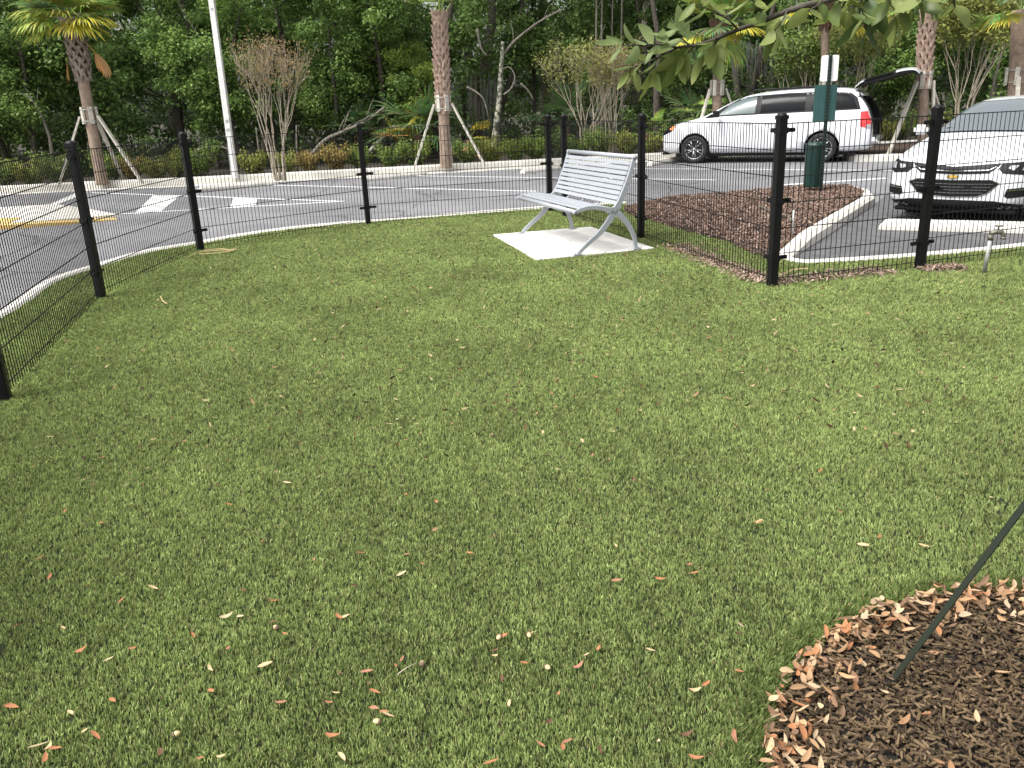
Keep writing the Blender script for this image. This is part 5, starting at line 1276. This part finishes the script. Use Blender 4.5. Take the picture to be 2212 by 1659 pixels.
# Spanish moss
def moss(px, py, Y, w_, h_, n_, label, seed):
    rg = random.Random(seed); base = atY(px, py, Y); V = []; C = []
    for i in range(n_):
        p = Vector((rg.uniform(-w_, w_), rg.uniform(-.25, .25), rg.uniform(-.15, .15))); L = h_*rg.uniform(.35, 1); seg = 4; c = [k*rg.uniform(.7, 1.2) for k in (.13, .14, .11)]
        for k in range(seg):
            q = p+Vector((rg.gauss(0, .03), rg.gauss(0, .03), -L/seg)); ww = .009*(1-k/seg*.7)
            V.append([p-Vector((ww, 0, 0)), p+Vector((ww, 0, 0)), q+Vector((ww*.7, 0, 0)), q-Vector((ww*.7, 0, 0))]); C.append(c); p = q
    o = link('hanging_moss', fast_mesh('hanging_moss', np.array([[list(q) for q in f] for f in V]), 4, np.array(C), mats=[M['moss']])); o.location = base; tag(o, label, 'moss')
moss(1650, 95, 26.1, .9, 1.2, 90, 'grey moss hanging above the minivan, nearest the palm behind its bonnet', 1)
moss(1700, 100, 26.4, .6, 1.3, 60, 'grey moss hanging above the minivan, nearer the waste station post', 2)
moss(1045, 170, 26.6, .5, 2.2, 70, 'grey moss hanging on the broad trunk right of the middle palm', 3)

# ------------------------------------------------------------------ the staked tree beside the camera, its strap and its branch
def near_tree():
    root = empty('young_oak', (BEDC.x, BEDC.y, 0)); tag(root, 'leafy oak branch reaching in over the fence from the top right', 'tree')
    off = Vector((-BEDC.x, -BEDC.y, 0)); mb = MB(); T = [Vector((0, 0, -.05)), Vector((.01, 0, .6)), Vector((-.01, .02, 1.3)), Vector((.0, .03, 2.1)), Vector((.04, 0, 3.0)), Vector((.05, .05, 3.9))]
    mb.tube(smooth_pts(T, 4), list(np.linspace(.058, .022, 21)), 12); mb.build('trunk', M['bark'], root)
    rg = random.Random(8); sp = []
    G1 = [(.19, .25, .07), (.25, .30, .09), (.13, .18, .05), (.29, .34, .12)]
    def leaf_at(p, d, L=None, c=None, droop=.3):
        L = L or rg.uniform(.055, .085); d = (d+Vector((0, 0, -droop))).normalized(); s = d.cross(Vector((rg.gauss(0, .5), rg.gauss(0, .5), 1))).normalized(); u = s.cross(d)
        Mx = Matrix((d, s, u)).transposed(); sp.append((tuple(p+d*L*.5), Mx, L, L*rg.uniform(.38, .48), c or rg.choice(G1), rg.randrange(99)))
    bm_ = MB()
    main = [Vector((BEDC.x, BEDC.y+.03, 2.1)), atY(2250, -60, 1.75), atY(1950, -32, 2.05), atY(1744, 10, 2.25), atY(1644, 47, 2.32), atY(1594, 64, 2.36), atY(1519, 94, 2.40), atY(1464, 103, 2.44), atY(1424, 124, 2.46), atY(1372, 143, 2.48)]
    mm = smooth_pts(main, 3); bm_.tube([p+off for p in mm], list(np.linspace(.010, .0018, len(mm))), 8)
    def twig(pts, n_, r0=.003, lmin=.06, lmax=.088, c=None, droop=.3, spread=1.0):
        P = smooth_pts([Vector(p) for p in pts], 4); bm_.tube([p+off for p in P], list(np.linspace(r0, .0012, len(P))), 6)
        for k in range(n_):
            t = (k+.5)/n_; i = min(int(t*(len(P)-1)), len(P)-2); d = (P[i+1]-P[i]).normalized(); a = k*2.4+rg.uniform(-.4, .4)
            s = d.cross(Vector((0, 0, 1))).normalized(); u = s.cross(d); o_ = (s*math.cos(a)+u*math.sin(a))*spread+d*.55
            leaf_at(P[i].lerp(P[i+1], .5), o_.normalized(), rg.uniform(lmin, lmax), c, droop)
        leaf_at(P[-1], (P[-1]-P[-2]).normalized(), rg.uniform(lmin, lmax), c, .0)
    Y = 2.45
    twig([atY(1464, 103, 2.44), atY(1420, 96, 2.43), atY(1372, 98, 2.42), atY(1338, 98, 2.42)], 9, .003, c=(.26, .33, .14), droop=.05)
    twig([atY(1464, 103, 2.44), atY(1424, 124, 2.46), atY(1372, 143, 2.48), atY(1360, 155, 2.48)], 8, .0026, droop=.4)
    twig([atY(1490, 100, 2.42), atY(1470, 80, 2.42), atY(1462, 72, 2.4)], 7, .0024, c=(.24, .31, .13), droop=.0)
    twig([atY(1500, 100, 2.42), atY(1480, 120, 2.44), atY(1465, 140, 2.44)], 9, .0024, droop=.55)
    twig([atY(1440, 112, 2.45), atY(1425, 140, 2.46), atY(1415, 160, 2.46)], 5, .002, droop=.7)
    twig([atY(1560, 78, 2.38), atY(1540, 100, 2.4), atY(1530, 120, 2.4)], 8, .0022, droop=.5)
    twig([atY(1594, 64, 2.36), atY(1570, 40, 2.34), atY(1530, 20, 2.3), atY(1490, 5, 2.3)], 9, .003, droop=.15)
    twig([atY(1644, 47, 2.32), atY(1640, 15, 2.28), atY(1600, -20, 2.25)], 8, .003, droop=.2)
    twig([atY(1700, 25, 2.28), atY(1690, 45, 2.26), atY(1670, 70, 2.24)], 6, .0024, droop=.5)
    # denser part at the top right, nearer
    for k in range(13):
        bx = 1775+k*22; p0 = atY(bx+20, -35, 2.05); ex = bx+rg.uniform(-35, 25); ey = rg.uniform(0, 70)
        if bx > 1880: ey = rg.uniform(-20, 20)
        twig([p0, atY((bx+ex)/2+10, ey*.4, 2.0), atY(ex, ey, rg.uniform(1.85, 2.2))], 6, .003, .045, .07, None, .3)
    twig([atY(1900, -30, 2.0), atY(1880, 20, 2.0), atY(1868, 60, 2.02)], 6, .0026, c=(.10, .155, .05), droop=.6)
    twig([atY(1950, -30, 1.95), atY(1952, 10, 1.95), atY(1945, 40, 1.96)], 5, .0026, droop=.7)
    # rest of the crown, unseen above the picture; shaped to shade the near turf
    for k in range(95):
        a = rg.uniform(0, 6.28); z = rg.uniform(2.3, 3.9); b0 = Vector((BEDC.x, BEDC.y, z)); L = rg.uniform(.5, 1.6)*(1.1-.12*(z-2))*(1.2 if 2.8 < a < 5.4 else .55); e = b0+Vector((math.cos(a)*L, math.sin(a)*L, rg.uniform(.15, .6)))
        q = b0.lerp(e, .5)+Vector((0, 0, .08)); twig([b0, q, e], 16, .008)
        for j in range(2):
            e2 = q+Vector((rg.gauss(0, .3), rg.gauss(0, .3), rg.uniform(.1, .4))); twig([q, q.lerp(e2, .5), e2], 11, .003)
    bm_.build('branch', M['bark'], root)
    me = leaf_cloud('foliage', [((l[0]+off.x, l[1]+off.y, l[2]), r_, L, W_, c, s_) for l, r_, L, W_, c, s_ in sp], M['leaf']); me.materials[0] = M['leafnear']; link('foliage', me, root)
    # strap from the ground anchor to the trunk
    G = at(1925, 1473, .02); 
    best = min(((abs(proj(G.lerp(Vector((BEDC.x, BEDC.y, z)), t))[0]-2212)+abs(proj(G.lerp(Vector((BEDC.x, BEDC.y, z)), t))[1]-1101), z, t) for z in np.arange(.6, 2.4, .05) for t in np.arange(.2, 1, .02)))
    E_ = Vector((BEDC.x, BEDC.y, best[1])); print('strap', best)
    mb = MB(); d = (E_-G); s = Vector((d.y, -d.x, 0)).normalized(); vdir = Vector((0, 0, 1)).cross(s)
    a0 = Vector((0, 0, 0)); n1 = d.cross(s).normalized()
    hw = .0105; th = .0014; vs = []
    for p in (a0, d):
        wdv = (s*.75+n1*.66).normalized(); tv = d.cross(wdv).normalized()
        for x, y in ((-1, -1), (1, -1), (1, 1), (-1, 1)): vs.append(p+wdv*hw*x+tv*th*y)
    mb.add(vs, [(0, 3, 2, 1), (4, 5, 6, 7), (0, 1, 5, 4), (1, 2, 6, 5), (2, 3, 7, 6), (3, 0, 4, 7)])
    mb.tube([(0, 0, -.02), (.003, 0, .015)], .007, 6)
    o = mb.build('tree_strap', M['strap']); o.location = G; tag(o, 'dark green guy strap anchored in the mulch bed and rising to the right', 'strap')
near_tree()
